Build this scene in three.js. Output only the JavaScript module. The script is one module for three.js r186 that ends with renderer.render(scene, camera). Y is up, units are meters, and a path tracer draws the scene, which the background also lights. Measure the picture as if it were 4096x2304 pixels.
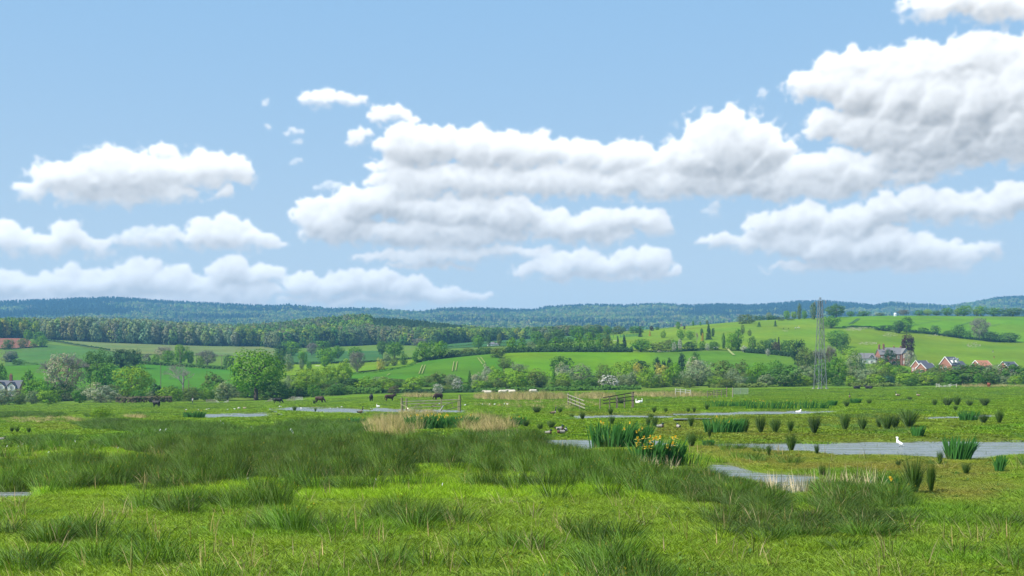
import * as THREE from 'three';
import { mergeGeometries, mergeVertices } from 'three/addons/utils/BufferGeometryUtils.js';
import { MarchingCubes } from 'three/addons/objects/MarchingCubes.js';

// ---------------------------------------------------------------- camera, sun, exposure
const F = 4390, HORIZON = 1550, EYE = 3.2;          // focal length and level line of the photograph in its own pixels, eye height in metres
const scene = new THREE.Scene();
scene.backgroundIntensity = scene.environmentIntensity = 1 / 1.6;   // the computed sky holds the photograph's own values
const camera = new THREE.PerspectiveCamera(2 * Math.atan(1152 / F) * 180 / Math.PI, 1024 / 576, 0.5, 12000);
camera.position.set(0, EYE, 0);
camera.lookAt(0, EYE, -100);
camera.setViewOffset(1024, 576, 0, -(HORIZON - 1152) / 4, 1024, 576);
const renderer = new THREE.WebGLRenderer({ antialias: true });
renderer.toneMapping = THREE.LinearToneMapping;
renderer.toneMappingExposure = 1.6;
renderer.shadowMap.enabled = true;
const SUN = new THREE.Vector3(-0.8, 0.98, 0.36).normalize();
const sun = new THREE.DirectionalLight(new THREE.Color(1.0, 0.955, 0.87), 4.8);
sun.name = 'sun';
sun.position.copy(SUN).multiplyScalar(3000);
sun.castShadow = true;
sun.shadow.mapSize.set(4096, 4096);
Object.assign(sun.shadow.camera, { left: -600, right: 600, top: 600, bottom: -600, near: 100, far: 8000 });
scene.add(sun, sun.target);

// ---------------------------------------------------------------- helpers
const { lerp, clamp, smoothstep } = THREE.MathUtils;
function rngOf(seed) { let s = seed | 0; return () => { s = (s + 0x6d2b79f5) | 0; let t = Math.imul(s ^ (s >>> 15), 1 | s); t = (t + Math.imul(t ^ (t >>> 7), 61 | t)) ^ t; return ((t ^ (t >>> 14)) >>> 0) / 4294967296; }; }
const PERM = new Uint8Array(512); { const r = rngOf(77), p = [...Array(256).keys()]; for (let i = 255; i > 0; i--) { const j = Math.floor(r() * (i + 1)); [p[i], p[j]] = [p[j], p[i]]; } for (let i = 0; i < 512; i++) PERM[i] = p[i & 255]; }
const GX = new Float32Array(256), GY = new Float32Array(256); for (let i = 0; i < 256; i++) { GX[i] = Math.cos(i * 2.399963); GY[i] = Math.sin(i * 2.399963); }
function noise(x, y, px = 256) {                     // gradient noise about -0.7 .. 0.7, repeating every px cells in x
  const fx = Math.floor(x), fy = Math.floor(y), u = x - fx, v = y - fy;
  const x0 = ((fx % px) + px) % px & 255, x1 = (((fx + 1) % px) + px) % px & 255, y0 = fy & 255, y1 = (fy + 1) & 255;
  const a = PERM[PERM[x0] + y0], b = PERM[PERM[x1] + y0], c = PERM[PERM[x0] + y1], d = PERM[PERM[x1] + y1];
  const s = u * u * u * (u * (u * 6 - 15) + 10), t = v * v * v * (v * (v * 6 - 15) + 10);
  const n0 = GX[a] * u + GY[a] * v, n1 = GX[b] * (u - 1) + GY[b] * v, n2 = GX[c] * u + GY[c] * (v - 1), n3 = GX[d] * (u - 1) + GY[d] * (v - 1);
  return n0 + (n1 - n0) * s + (n2 + (n3 - n2) * s - n0 - (n1 - n0) * s) * t;
}
function fbm(x, y, o = 4, px = 256) { let a = 1, s = 0; for (let i = 0; i < o; i++, a *= 0.5) { s += a * noise(x, y + i * 17.3, px); x *= 2; y *= 2; px *= 2; } return s; }
const taken = new Map();
function numbered(name) { const n = taken.get(name) ?? 0; taken.set(name, n + 1); return n ? name + '_' + String(n).padStart(3, '0') : name; }
function tag(o, label, category, group) { o.userData.label = label; o.userData.category = category; if (group) o.userData.group = group; return o; }
function put(o, name) { o.name = numbered(name); o.traverse((c) => { if (c.isMesh) { c.castShadow = true; c.receiveShadow = true; } }); scene.add(o); return o; }
function part(parent, name, geometry, material) { const m = new THREE.Mesh(geometry, material); m.name = name; m.castShadow = m.receiveShadow = true; parent.add(m); return m; }
const lin = (r, g, b) => new THREE.Color().setRGB(r, g, b);
const matte = (c, rough = 0.9, more = {}) => new THREE.MeshStandardMaterial({ color: c, roughness: rough, ...more });
const leafy = (c, through = 0.3) => new THREE.MeshPhysicalMaterial({ color: c, roughness: 0.85, specularIntensity: 0.1, vertexColors: true, transmission: through, thickness: 0, side: THREE.DoubleSide });
const piecewise = (table) => (x) => { if (x <= table[0][0]) return table[0][1]; for (let i = 1; i < table.length; i++) if (x <= table[i][0]) { const [a, p] = table[i - 1], [b, q] = table[i]; return p + (q - p) * (x - a) / (b - a); } return table[table.length - 1][1]; };
// ---------------------------------------------------------------- sky: air and cumulus computed for every direction
{
  const W = 4096, R = 1024, S = W / (2 * Math.PI * F);       // R rows above the horizon; S texels per photograph pixel at the horizon
  const Z = new Float32Array(W * R), D = new Float32Array(W * R), GR = new Float32Array(W * R);
  const wx = new Float32Array(W * R), wy = new Float32Array(W * R), bl = new Float32Array(W * R);
  for (let j = 0; j < R; j++) for (let i = 0; i < W; i++) {
    const k = j * W + i;
    wx[k] = fbm(i / 16, j / 16, 3, 256) * 6.5 + noise(i / 4, j / 4, 1024) * 1.0;
    wy[k] = fbm(i / 16, j / 16 + 51.7, 3, 256) * 5.0 + noise(i / 4, j / 4 + 33.1, 1024) * 0.9;
    bl[k] = 1 - Math.abs(fbm(i / 12, j / 10 + 9.1, 4, 256)) * 1.9;
  }
  const puffs = [];
  // x, y, rx, ry in photograph pixels; a = how solid, g = how grey the cloud is
  const cloud = (list, a = 1, g = 0, seed = 1) => {
    const r = rngOf(seed * 131 + list.length);
    for (const [x, y, rx, ry] of list) {
      puffs.push([x, y, rx, ry, a, g]);
      const n = Math.round(5 + rx / 14);
      for (let i = 0; i < n; i++) {                            // smaller heads round the upper rim
        const t = Math.PI * (1.02 + 0.96 * r()), q = 0.22 + 0.25 * r();
        puffs.push([x + Math.cos(t) * rx * (0.55 + 0.35 * r()), y + Math.sin(t) * ry * (0.5 + 0.4 * r()), Math.max(14, rx * q), Math.max(12, Math.min(ry * 0.62, rx * q * 0.85)), a, g]);
      }
    }
  };
  cloud([[120, 765, 60, 34], [220, 728, 85, 62], [330, 722, 105, 80], [450, 706, 120, 96], [575, 706, 110, 84], [655, 612, 52, 34], [720, 700, 100, 56], [830, 690, 115, 66], [955, 688, 72, 60], [330, 792, 130, 36], [470, 800, 110, 30], [640, 772, 150, 34], [890, 775, 34, 22]], 1, 0.1, 1);
  cloud([[35, 965, 95, 46], [-60, 965, 90, 44], [180, 985, 110, 44], [290, 955, 66, 66], [350, 998, 90, 34]], 1, 0.05, 2);
  cloud([[560, 975, 90, 44], [650, 960, 90, 46], [500, 990, 60, 26]], 0.62, 0.2, 3);
  cloud([[820, 955, 80, 58], [910, 948, 90, 56], [1000, 970, 84, 40], [1085, 985, 50, 16]], 1, 0, 4);
  cloud([[-120, 1150, 140, 60], [0, 1150, 120, 58], [150, 1160, 130, 50], [300, 1150, 130, 55], [430, 1150, 120, 60], [560, 1130, 120, 66], [680, 1140, 120, 56], [800, 1160, 130, 44], [930, 1100, 90, 62], [1050, 1115, 90, 46], [980, 1180, 140, 40], [300, 1210, 300, 40], [700, 1210, 300, 40], [50, 1215, 200, 34]], 0.93, 0.35, 5);
  cloud([[1200, 1150, 72, 56], [1300, 1165, 90, 46], [1400, 1145, 96, 52], [1500, 1145, 100, 56], [1640, 1165, 100, 46], [1760, 1185, 110, 36], [1900, 1190, 90, 18], [1500, 1210, 300, 26]], 0.95, 0.22, 6);
  cloud([[1270, 410, 70, 34], [1370, 408, 80, 30], [1290, 385, 30, 28], [1440, 395, 30, 14]], 0.8, 0, 7);
  cloud([[1565, 462, 66, 38], [1640, 478, 50, 22], [1510, 482, 34, 18]], 0.85, 0, 8);
  cloud([[1430, 552, 50, 30], [1410, 568, 34, 18]], 0.72, 0, 9);
  cloud([[1300, 755, 40, 22], [1350, 770, 40, 20], [1180, 660, 20, 12], [1070, 410, 14, 12], [1175, 525, 40, 14], [1068, 512, 14, 8], [1195, 560, 26, 8], [2850, 850, 36, 32], [3820, 715, 40, 14], [3800, 700, 24, 14], [900, 775, 30, 16], [3170, 555, 14, 10], [3060, 380, 26, 12]], 0.45, 0, 10);
  cloud([[1640, 600, 120, 88], [1760, 600, 130, 74], [1900, 610, 140, 76], [2060, 620, 150, 70], [2200, 630, 140, 60], [2340, 640, 130, 58], [2500, 650, 130, 66], [2640, 680, 130, 56], [1580, 680, 80, 40], [1700, 740, 180, 60], [1950, 740, 240, 66], [2250, 740, 240, 56], [2550, 740, 220, 56], [2920, 600, 175, 135], [2820, 640, 140, 110], [3020, 640, 130, 110], [2800, 740, 250, 62], [3100, 740, 240, 66], [3230, 690, 130, 60], [3350, 680, 120, 58], [3440, 720, 110, 60], [3350, 765, 170, 30]], 1.1, 0.3, 11);
  cloud([[1255, 830, 52, 42], [1245, 880, 60, 60], [1350, 900, 100, 66], [1450, 830, 110, 80], [1540, 820, 100, 70], [1640, 850, 120, 56], [1760, 860, 150, 60], [1900, 870, 140, 64], [2050, 880, 140, 66], [1400, 940, 180, 44], [1650, 950, 220, 50], [1900, 950, 200, 46], [1750, 985, 170, 26]], 1.05, 0.55, 12);
  cloud([[2250, 920, 130, 60], [2380, 905, 120, 58], [2510, 890, 100, 58], [2600, 905, 80, 48], [2330, 955, 200, 34]], 1, 0.25, 13);
  cloud([[1520, 1025, 90, 20], [1640, 1045, 110, 30], [1760, 1030, 110, 38], [1880, 1030, 110, 34], [2000, 1030, 110, 30], [2130, 1025, 90, 28], [1700, 1070, 160, 14]], 0.75, 0.3, 14);
  cloud([[2110, 1090, 70, 28], [2240, 1080, 90, 46], [2370, 1072, 100, 50], [2500, 1065, 100, 50], [2600, 1060, 80, 56], [2650, 1100, 54, 34], [2420, 1115, 230, 20]], 0.95, 0.2, 15);
  cloud([[3260, 350, 100, 50], [3400, 350, 130, 70], [3500, 400, 150, 90], [3640, 420, 150, 110], [3800, 420, 150, 130], [3950, 440, 160, 150], [3600, 540, 150, 90], [3760, 570, 170, 80], [3930, 590, 170, 60], [3350, 500, 110, 50], [3260, 520, 60, 26], [3480, 540, 120, 70], [3600, 640, 130, 60], [3740, 650, 130, 50], [3640, 720, 80, 46], [3880, 640, 100, 30], [4120, 520, 160, 130], [3700, 300, 250, 80], [3950, 260, 220, 90], [4200, 380, 200, 160], [3420, 270, 150, 50]], 1.15, 0.55, 16);
  cloud([[2880, 970, 74, 34], [3000, 975, 90, 36], [3100, 910, 100, 66], [3230, 900, 110, 70], [3360, 910, 120, 70], [3450, 900, 100, 70], [3560, 850, 100, 72], [3680, 830, 90, 60], [3800, 850, 110, 50], [3930, 840, 110, 50], [4050, 820, 90, 70], [3200, 990, 140, 56], [3350, 1010, 160, 66], [3520, 1000, 170, 66], [3680, 1020, 140, 56], [3800, 1050, 130, 40], [3880, 1010, 60, 26], [3440, 1070, 300, 24], [3960, 1010, 50, 40], [3800, 975, 36, 16]], 1, 0.3, 17);
  const q = rngOf(4242);                                          // the same weather all round the horizon, outside the frame
  for (let n = 0; n < 190; n++) {
    const az = 0.56 + q() * (2 * Math.PI - 1.12), el = 0.01 + 0.75 * q() ** 1.4, big = (0.35 + q()) * (0.5 + 1.1 * el), list = [];
    for (let k = 0, m = 3 + Math.floor(q() * 7); k < m; k++) list.push([2048 + F * az + (k - m / 2) * 130 * big + 60 * q(), HORIZON - F * el + 40 * (q() - 0.5), (80 + 60 * q()) * big, (40 + 45 * q()) * big]);
    cloud(list, 0.7 + 0.4 * q(), 0.1 + 0.4 * q(), 100 + n);
  }
  for (let n = 0; n < 7; n++) { const list = []; const cx = -200 + q() * 4200, cy = 40 - q() * 1500; for (let k = 0; k < 5; k++) list.push([cx + k * 110, cy + 30 * q(), 90 + 40 * q(), 40 + 30 * q()]); cloud(list, 0.9, 0.2, 400 + n); }
  for (const [px, py, rx0, ry0, a, g] of puffs) {
    const inside = px > -1500 && px < 5600 && py > -400;
    const az = inside ? Math.atan((px - 2048) / F) : (px - 2048) / F, el = inside ? Math.atan((HORIZON - py) / Math.hypot(F, px - 2048)) : (HORIZON - py) / F;
    const ci = W * (0.25 + az / (2 * Math.PI)), cj = el / Math.PI * 2 * R, sx = S / Math.max(0.3, Math.cos(el)), rx = Math.max(1.2, rx0 * sx * 1.07), ry = Math.max(1.1, ry0 * S * 1.07), m = 8;
    for (let j = Math.max(0, Math.floor(cj - ry - m)); j < Math.min(R, cj + ry + m); j++) for (let ii = Math.floor(ci - rx - m); ii < ci + rx + m; ii++) {
      const i = ((ii % W) + W) % W, k = j * W + i, dx = (ii + 0.5 + wx[k] - ci) / rx; let dy = (j + 0.5 + wy[k] - cj) / ry; if (dy < 0) dy *= 1.25;
      const h = 1 - dx * dx - dy * dy;
      if (h <= -0.9) continue;
      const z = h > 0 ? Math.sqrt(h) * Math.min(rx, ry * 1.3) : 0, far = (h + (bl[k] - 0.6) * 0.34) * Math.max(5.5, Math.min(rx, ry)) * 0.5, den = a * smoothstep(far, dy < 0 ? -2.4 : -1.3, dy < 0 ? 6 : 1.9);
      const veil = 0.42 * a * smoothstep(h + (bl[k] - 0.62) * 1.6, -0.6, 0.35); if (veil > D[k]) D[k] = veil;
      if (z > Z[k]) Z[k] = z + 0.25 * (Z[k]);
      if (den > D[k]) { D[k] = den; }
      GR[k] = Math.max(GR[k], g * smoothstep(h, 0, 0.5));
    }
  }
  const Dq = D;
  const blur = (src, r) => {                                       // box blur over a few texels, wrapping round the horizon
    const tmp = new Float32Array(W * R), out = new Float32Array(W * R), n = 2 * r + 1;
    for (let j = 0; j < R; j++) { let s = 0; const o = j * W; for (let i = -r; i <= r; i++) s += src[o + (i + W) % W]; for (let i = 0; i < W; i++) { tmp[o + i] = s / n; s += src[o + (i + r + 1) % W] - src[o + (i - r + W) % W]; } }
    for (let i = 0; i < W; i++) { let s = 0; for (let j = -r; j <= r; j++) s += tmp[clamp(j, 0, R - 1) * W + i]; for (let j = 0; j < R; j++) { out[j * W + i] = s / n; s += tmp[Math.min(R - 1, j + r + 1) * W + i] - tmp[Math.max(0, j - r) * W + i]; } }
    return out;
  };
  // light from the upper left; what lies above shades what lies below
  const sky = new Float32Array(W * 2 * R * 4), above = new Float32Array(W), lit = new Float32Array(W * R);
  const Zf = blur(Z, 1), Zs = blur(blur(Z, 4), 4), Ds = blur(D, 2), Gs = blur(blur(GR, 6), 6);
  const slope = (A, i, j, q) => { const gx = A[j * W + ((i + 1) % W)] - A[j * W + ((i + W - 1) % W)], gy = A[Math.min(R - 1, j + 1) * W + i] - A[Math.max(0, j - 1) * W + i]; return clamp((gx * 0.35 - gy * 0.8) * q, -1, 1); };
  for (let j = R - 1; j >= 0; j--) for (let i = 0; i < W; i++) {
    const k = j * W + i;
    above[i] = above[i] * 0.955 + Zs[k] * Ds[k] * 0.028;
    const dark = 1 - Math.exp(-above[i] * 0.33);
    lit[k] = 1.22 + 0.13 * slope(Zf, i, j, 0.55) + 0.13 * slope(Zs, i, j, 1.1) + 0.13 * (bl[k] - 0.62) * (0.15 + dark) - 0.24 * dark - 0.17 * Gs[k] * dark - 0.08 * Gs[k];
  }
  for (let j = 0; j < R; j++) {
    const el = (j + 0.5) / R * Math.PI / 2, e = el * 180 / Math.PI, t = 1 - Math.exp(-e / 8), t2 = smoothstep(e, 10, 70);
    const air = [lerp(1.06, 0.28, t) * (1 - 0.45 * t2), lerp(1.07, 0.53, t) * (1 - 0.33 * t2), lerp(0.93, 0.845, t) * (1 - 0.16 * t2)];
    for (let i = 0; i < W; i++) {
      const k = j * W + i, o = ((R + j) * W + i) * 4;
      let a = 1 - Math.exp(-3.2 * Dq[k] * Dq[k]); a = clamp(a + a * (1 - a) * (2.2 * (a - 0.45) + 1.3 * noise(i / 3, j / 3, 1365) + 0.9 * noise(i / 7 + 3, j / 6, 585)), 0, 1); a *= 1 - smoothstep(e, 55, 80);
      const mean = (lit[k] + lit[Math.min(R - 1, j + 1) * W + i] + lit[Math.max(0, j - 1) * W + i] + lit[j * W + (i + 1) % W] + lit[j * W + (i + W - 1) % W]) / 5, b = mean + 0.9 * (lit[k] - mean);
      const hz = 0.25 * Math.exp(-e / 3), c = [b * 1.0, b * 0.998, b * 0.985];
      for (let n = 0; n < 3; n++) sky[o + n] = lerp(air[n], lerp(c[n], air[n] * 1.05, hz), a);
      sky[o + 3] = 1;
    }
  }
  for (let j = 0; j < R; j++) for (let i = 0; i < W; i++) { const o = (j * W + i) * 4; sky[o] = 0.10; sky[o + 1] = 0.13; sky[o + 2] = 0.07; sky[o + 3] = 1; }
  const tex = new THREE.DataTexture(sky, W, 2 * R, THREE.RGBAFormat, THREE.FloatType);
  tex.mapping = THREE.EquirectangularReflectionMapping; tex.magFilter = THREE.LinearFilter; tex.needsUpdate = true;
  scene.background = tex; scene.environment = tex;
}
// ---------------------------------------------------------------- the lie of the land
// For nine columns of the photograph: distance in metres and the row at which the ground lies there.
const COLX = [0, 500, 1000, 1500, 2000, 2500, 3000, 3500, 4000];
const COLS = [
  [[330, 1625], [450, 1568], [590, 1468], [640, 1462], [850, 1396], [1000, 1352], [1300, 1330], [2000, 1335], [2600, 1320], [3400, 1262], [4000, 1222], [4700, 1245]],
  [[330, 1613], [450, 1555], [600, 1452], [650, 1440], [1000, 1374], [1300, 1345], [2000, 1345], [2600, 1320], [3400, 1255], [4000, 1208], [4700, 1235]],
  [[330, 1608], [450, 1545], [620, 1470], [800, 1425], [1000, 1388], [1250, 1350], [2000, 1345], [2600, 1325], [3400, 1275], [4000, 1236], [4700, 1258]],
  [[330, 1587], [400, 1528], [480, 1493], [580, 1455], [760, 1418], [950, 1392], [1230, 1314], [1500, 1318], [2000, 1345], [2600, 1325], [3400, 1275], [4000, 1248], [4700, 1268]],
  [[330, 1575], [410, 1520], [540, 1418], [600, 1412], [800, 1385], [950, 1368], [1250, 1355], [2000, 1345], [2600, 1320], [3400, 1275], [4000, 1250], [4700, 1268]],
  [[330, 1565], [440, 1500], [560, 1408], [640, 1388], [850, 1333], [1000, 1325], [1300, 1345], [2000, 1345], [2600, 1320], [3400, 1268], [4000, 1236], [4700, 1258]],
  [[330, 1556], [440, 1495], [560, 1410], [650, 1370], [850, 1293], [950, 1285], [1300, 1320], [2000, 1345], [2600, 1315], [3400, 1265], [4000, 1234], [4700, 1255]],
  [[330, 1552], [440, 1510], [560, 1458], [640, 1395], [760, 1315], [920, 1268], [1050, 1268], [1300, 1310], [2000, 1345], [2600, 1315], [3400, 1268], [4000, 1236], [4700, 1255]],
  [[330, 1546], [440, 1515], [540, 1480], [640, 1410], [730, 1370], [920, 1275], [1050, 1268], [1300, 1310], [2000, 1345], [2600, 1310], [3400, 1252], [4000, 1206], [4700, 1225]],
].map((c) => [[40, 0], ...c.map(([d, r]) => [d, EYE + (HORIZON - r) / F * d])]);
const skyline = piecewise([[-600, 1210], [0, 1206], [250, 1196], [430, 1190], [540, 1194], [700, 1206], [900, 1216], [1100, 1224], [1150, 1218], [1250, 1228], [1330, 1234], [1500, 1232], [1600, 1240], [1700, 1245], [1720, 1238], [1780, 1233], [1900, 1231], [2000, 1236], [2130, 1240], [2190, 1227], [2350, 1218], [2500, 1221], [2640, 1214], [2750, 1221], [2900, 1216], [3000, 1221], [3200, 1206], [3300, 1204], [3380, 1210], [3500, 1221], [3560, 1209], [3700, 1216], [3800, 1221], [3900, 1206], [4000, 1189], [4300, 1180]]);
function column(c, d) {
  const t = COLS[c]; if (d <= t[0][0]) return 0;
  let i = 1; while (i < t.length - 1 && d > t[i][0]) i++;
  const [d0, h0] = t[i - 1], [d1, h1] = t[i], u = (Math.min(d, d1) - d0) / (d1 - d0), w = d1 - d0;
  const s = (h1 - h0) / w, a = i > 1 ? (h0 - t[i - 2][1]) / (d0 - t[i - 2][0]) : s, b = i < t.length - 1 ? (t[i + 1][1] - h1) / (t[i + 1][0] - d1) : s;
  const m = (p, q) => (p * q <= 0 ? 0 : 2 * p * q / (p + q));        // harmonic mean: no overshoot
  const m0 = m(a, s) * w, m1 = m(s, b) * w, u2 = u * u, u3 = u2 * u;
  return (2 * u3 - 3 * u2 + 1) * h0 + (u3 - 2 * u2 + u) * m0 + (-2 * u3 + 3 * u2) * h1 + (u3 - u2) * m1;
}
function rawLand(px, d) {
  const f = clamp(px / 500, 0, 7.999), c = Math.floor(f), t = f - c, g = (k) => column(clamp(k, 0, 8), d);
  const p0 = g(c - 1), p1 = g(c), p2 = g(c + 1), p3 = g(c + 2);
  return p1 + 0.5 * t * (p2 - p0 + t * (2 * p0 - 5 * p1 + 4 * p2 - p3 + t * (3 * (p1 - p2) + p3 - p0)));
}
function landAt(px, d) {                                              // height of the land at a column of the photograph and a distance
  const h = rawLand(px, d);
  return d > 2600 ? h + smoothstep(d, 2600, 4000) * (EYE + (HORIZON - skyline(px) - 17) / F * 4000 - rawLand(px, 4000)) : h;
}
const pxOf = (x, d) => 2048 + F * x / d, rowOf = (y, d) => HORIZON - (y - EYE) / d * F, xOf = (px, d) => (px - 2048) / F * d;

// ponds and ditches of the marsh: outlines in photograph pixels, turned into ground that is dug out below a level sheet of water
const PONDS = [
  { name: 'right', at: [3500, 1790], pts: [[2800, 1773], [2950, 1767], [3150, 1765], [3400, 1759], [3600, 1756], [3800, 1753], [4100, 1750], [4500, 1750], [4500, 1812], [4050, 1820], [3860, 1838], [3700, 1828], [3560, 1815], [3400, 1818], [3250, 1812], [3150, 1801], [3000, 1787], [2880, 1783]] },
  { name: 'middle', at: [2330, 1775], pts: [[2150, 1752], [2370, 1749], [2560, 1748], [2740, 1768], [2735, 1784], [2600, 1778], [2420, 1790], [2330, 1802], [2230, 1787], [2150, 1768]] },
  { name: 'lower', at: [3150, 1920], pts: [[2830, 1841], [2900, 1844], [2960, 1859], [3010, 1870], [3030, 1884], [3130, 1889], [3270, 1892], [3285, 1912], [3250, 1965], [3130, 1978], [3060, 1940], [2960, 1912], [2860, 1908], [2815, 1880]] },
  { name: 'stream', at: [2500, 1664], pts: [[2280, 1663], [2450, 1657], [2700, 1657], [2720, 1665], [2450, 1668], [2290, 1674]] },
  { name: 'stream', at: [3000, 1648], pts: [[2690, 1657], [3020, 1641], [3230, 1638], [3360, 1636], [3360, 1642], [3230, 1651], [3050, 1656], [2700, 1666]] },
  { name: 'far', at: [950, 1658], pts: [[800, 1659], [960, 1653], [1080, 1650], [1090, 1658], [960, 1662], [830, 1667]] },
  { name: 'far', at: [1300, 1637], pts: [[1110, 1640], [1180, 1634], [1350, 1628], [1500, 1631], [1490, 1645], [1350, 1645], [1200, 1645], [1120, 1647]] },
  { name: 'far', at: [1650, 1642], pts: [[1480, 1632], [1620, 1634], [1860, 1637], [1860, 1645], [1620, 1650], [1480, 1646]] },
  { name: 'inlet', at: [3850, 1664], pts: [[3680, 1669], [3830, 1660], [3980, 1655], [3990, 1663], [3840, 1670], [3700, 1677]] },
  { name: 'corner', at: [60, 1970], pts: [[-300, 1952], [60, 1953], [150, 1957], [172, 1970], [100, 1986], [-300, 1990]] },
];
function inPond(p, px, row) {                                          // signed distance in pixels, rows counted threefold; below 0 is inside
  let best = 1e9, inside = false; const q = p.pts;
  for (let i = 0, j = q.length - 1; i < q.length; j = i++) {
    const ax = q[j][0], ay = q[j][1] * 3, bx = q[i][0], by = q[i][1] * 3, y = row * 3;
    const t = clamp(((px - ax) * (bx - ax) + (y - ay) * (by - ay)) / ((bx - ax) ** 2 + (by - ay) ** 2), 0, 1);
    best = Math.min(best, Math.hypot(px - ax - t * (bx - ax), y - ay - t * (by - ay)));
    if ((ay > y) !== (by > y) && px < (bx - ax) * (y - ay) / (by - ay) + ax) inside = !inside;
  }
  return inside ? -best : best;
}
for (const p of PONDS) { const xs = p.pts.map((q) => q[0]), ys = p.pts.map((q) => q[1]); p.box = [Math.min(...xs) - 60, Math.max(...xs) + 60, Math.min(...ys) - 20, Math.max(...ys) + 20]; }
function pondAt(px, row) {                                             // the nearest pond and how far outside it we are
  let best = 60, which = null;
  for (const p of PONDS) if (px > p.box[0] && px < p.box[1] && row > p.box[2] && row < p.box[3]) { const s = inPond(p, px, row); if (s < best) { best = s; which = p; } }
  return [best, which];
}
function smoothLand(x, z) { const d = Math.max(8, -z); return landAt(pxOf(x, d), d); }
function findD(px, row, from = 12, to = 1400) { for (let d = from; d < to; d *= 1.004) if (rowOf(landAt(px, d), d) <= row) return d; return to; }
for (const p of PONDS) { const d = findD(...p.at); p.d = d; p.level = landAt(p.at[0], d) - 0.12; }
function ground(x, z) {                                                // what one stands on: land, tussocky relief and the ponds
  const d = Math.max(8, -z), px = pxOf(x, d); let h = landAt(px, d);
  if (d < 345) {
    const fade = 1 - smoothstep(d, 320, 345);
    h += (fbm(x * 0.35, z * 0.35, 3) * 0.07 + noise(x * 0.06, z * 0.06) * 0.10) * fade;
    const [s0, p] = pondAt(px, rowOf(landAt(px, d), d));
    if (p) { const s = s0 + fbm(x * 0.45, z * 0.45, 4) * 26; const k = smoothstep(-s, -26, 20); h = lerp(h, p.level + 0.12, smoothstep(-s, -58, -10)); h -= 0.30 * k; }
  }
  return h;
}
const place = (px, d, lift = 0) => { const x = xOf(px, d); return new THREE.Vector3(x, ground(x, -d) + lift, -d); };
const spot = (px, row, lift = 0, from = 12) => place(px, findD(px, row, from), lift);

// ---------------------------------------------------------------- what grows where in the marsh
// rush beds: centre, half size in photograph pixels, weight
const RUSH = [[1050, 1775, 560, 70, 1], [1350, 1700, 220, 22, 0.5], [700, 1705, 260, 22, 0.9], [430, 1690, 120, 20, 0.8], [180, 1752, 120, 20, 0.7], [520, 1765, 110, 20, 0.45], [60, 1890, 160, 40, 1], [300, 1890, 200, 50, 1.1], [560, 1890, 160, 44, 1.05], [800, 1880, 200, 44, 1.05], [1180, 1865, 240, 40, 1.05], [1480, 1850, 170, 44, 1], [1720, 1800, 240, 44, 0.95], [2000, 1820, 120, 44, 0.9], [2230, 1850, 140, 48, 1.1], [2400, 1860, 160, 44, 1.05], [2560, 1890, 130, 30, 0.7], [2800, 1930, 170, 50, 1.15], [3000, 1950, 130, 46, 1.15], [3080, 1975, 140, 40, 1], [3300, 1965, 160, 60, 1.15], [3480, 1980, 130, 55, 1.1], [2100, 1750, 90, 30, 0.8], [1960, 1745, 140, 24, 0.8], [60, 1655, 220, 8, 0.7], [380, 1655, 60, 7, 0.5], [1750, 1690, 200, 16, 0.5], [3300, 2060, 420, 40, 0.8], [150, 2090, 300, 40, 0.7], [1700, 2200, 300, 40, 0.6]];
const BRIGHT = [[1500, 1955, 900, 42, 1], [2300, 1940, 420, 50, 1], [300, 1815, 260, 22, 0.5], [950, 1800, 100, 14, 0.6], [1700, 1880, 240, 22, 0.7], [1260, 1690, 120, 14, 0.6], [700, 1975, 700, 26, 0.6], [2850, 1985, 300, 20, 0.5]];
const OLIVE = [[3300, 1690, 800, 40, 0.55], [3000, 1800, 260, 40, 0.9], [2850, 1720, 330, 50, 0.8], [3350, 1850, 420, 40, 1], [3750, 1880, 320, 70, 1], [3850, 1950, 260, 60, 0.9], [3200, 1745, 500, 16, 0.8], [250, 1705, 120, 16, 0.6], [250, 1848, 260, 12, 0.7], [3800, 1745, 300, 20, 0.6], [3600, 1668, 240, 12, 0.6], [2600, 1655, 500, 10, 0.6]];
const BARE = [[3200, 2000, 120, 100, 1], [2900, 1880, 90, 24, 1], [3450, 1880, 330, 40, 1], [3900, 1990, 300, 120, 0.9], [2600, 1830, 60, 30, 0.6]];
const sumOf = (list, px, row) => { let s = 0; for (const [cx, cy, rx, ry, w] of list) { const q = 1 - ((px - cx) / rx) ** 2 - ((row - cy) / ry) ** 2; if (q > 0) s = Math.max(s, w * Math.min(1, q * 2.2)); } return s; };
function cover(x, z) {                                                 // 0..1: rush, fresh grass, olive turf, mud, and the pond distance
  const d = Math.max(8, -z), px = pxOf(x, d), row = rowOf(landAt(px, d), d), n = fbm(x * 0.22 + 40, z * 0.22, 3), m = fbm(x * 0.06, z * 0.045 + 9, 3);
  const [s, p] = pondAt(px, row), out = p ? s + fbm(x * 0.45, z * 0.45, 4) * 26 : 60;
  return { d, px, row, n, m, out, rush: sumOf(RUSH, px + n * 60, row + n * 14 - 1150 / d) - sumOf(BARE, px + n * 40, row + n * 10), bright: sumOf(BRIGHT, px + n * 80, row + m * 14), olive: sumOf(OLIVE, px + n * 80, row + n * 10) };
}
const C_GRASS = [0.150, 0.260, 0.011], C_BRIGHT = [0.172, 0.320, 0.009], C_OLIVE = [0.190, 0.215, 0.034], C_RUSH = [0.047, 0.110, 0.004], C_MUD = [0.150, 0.120, 0.072], C_DEEP = [0.080, 0.200, 0.009];
const mixc = (a, b, t) => [lerp(a[0], b[0], t), lerp(a[1], b[1], t), lerp(a[2], b[2], t)];
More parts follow.
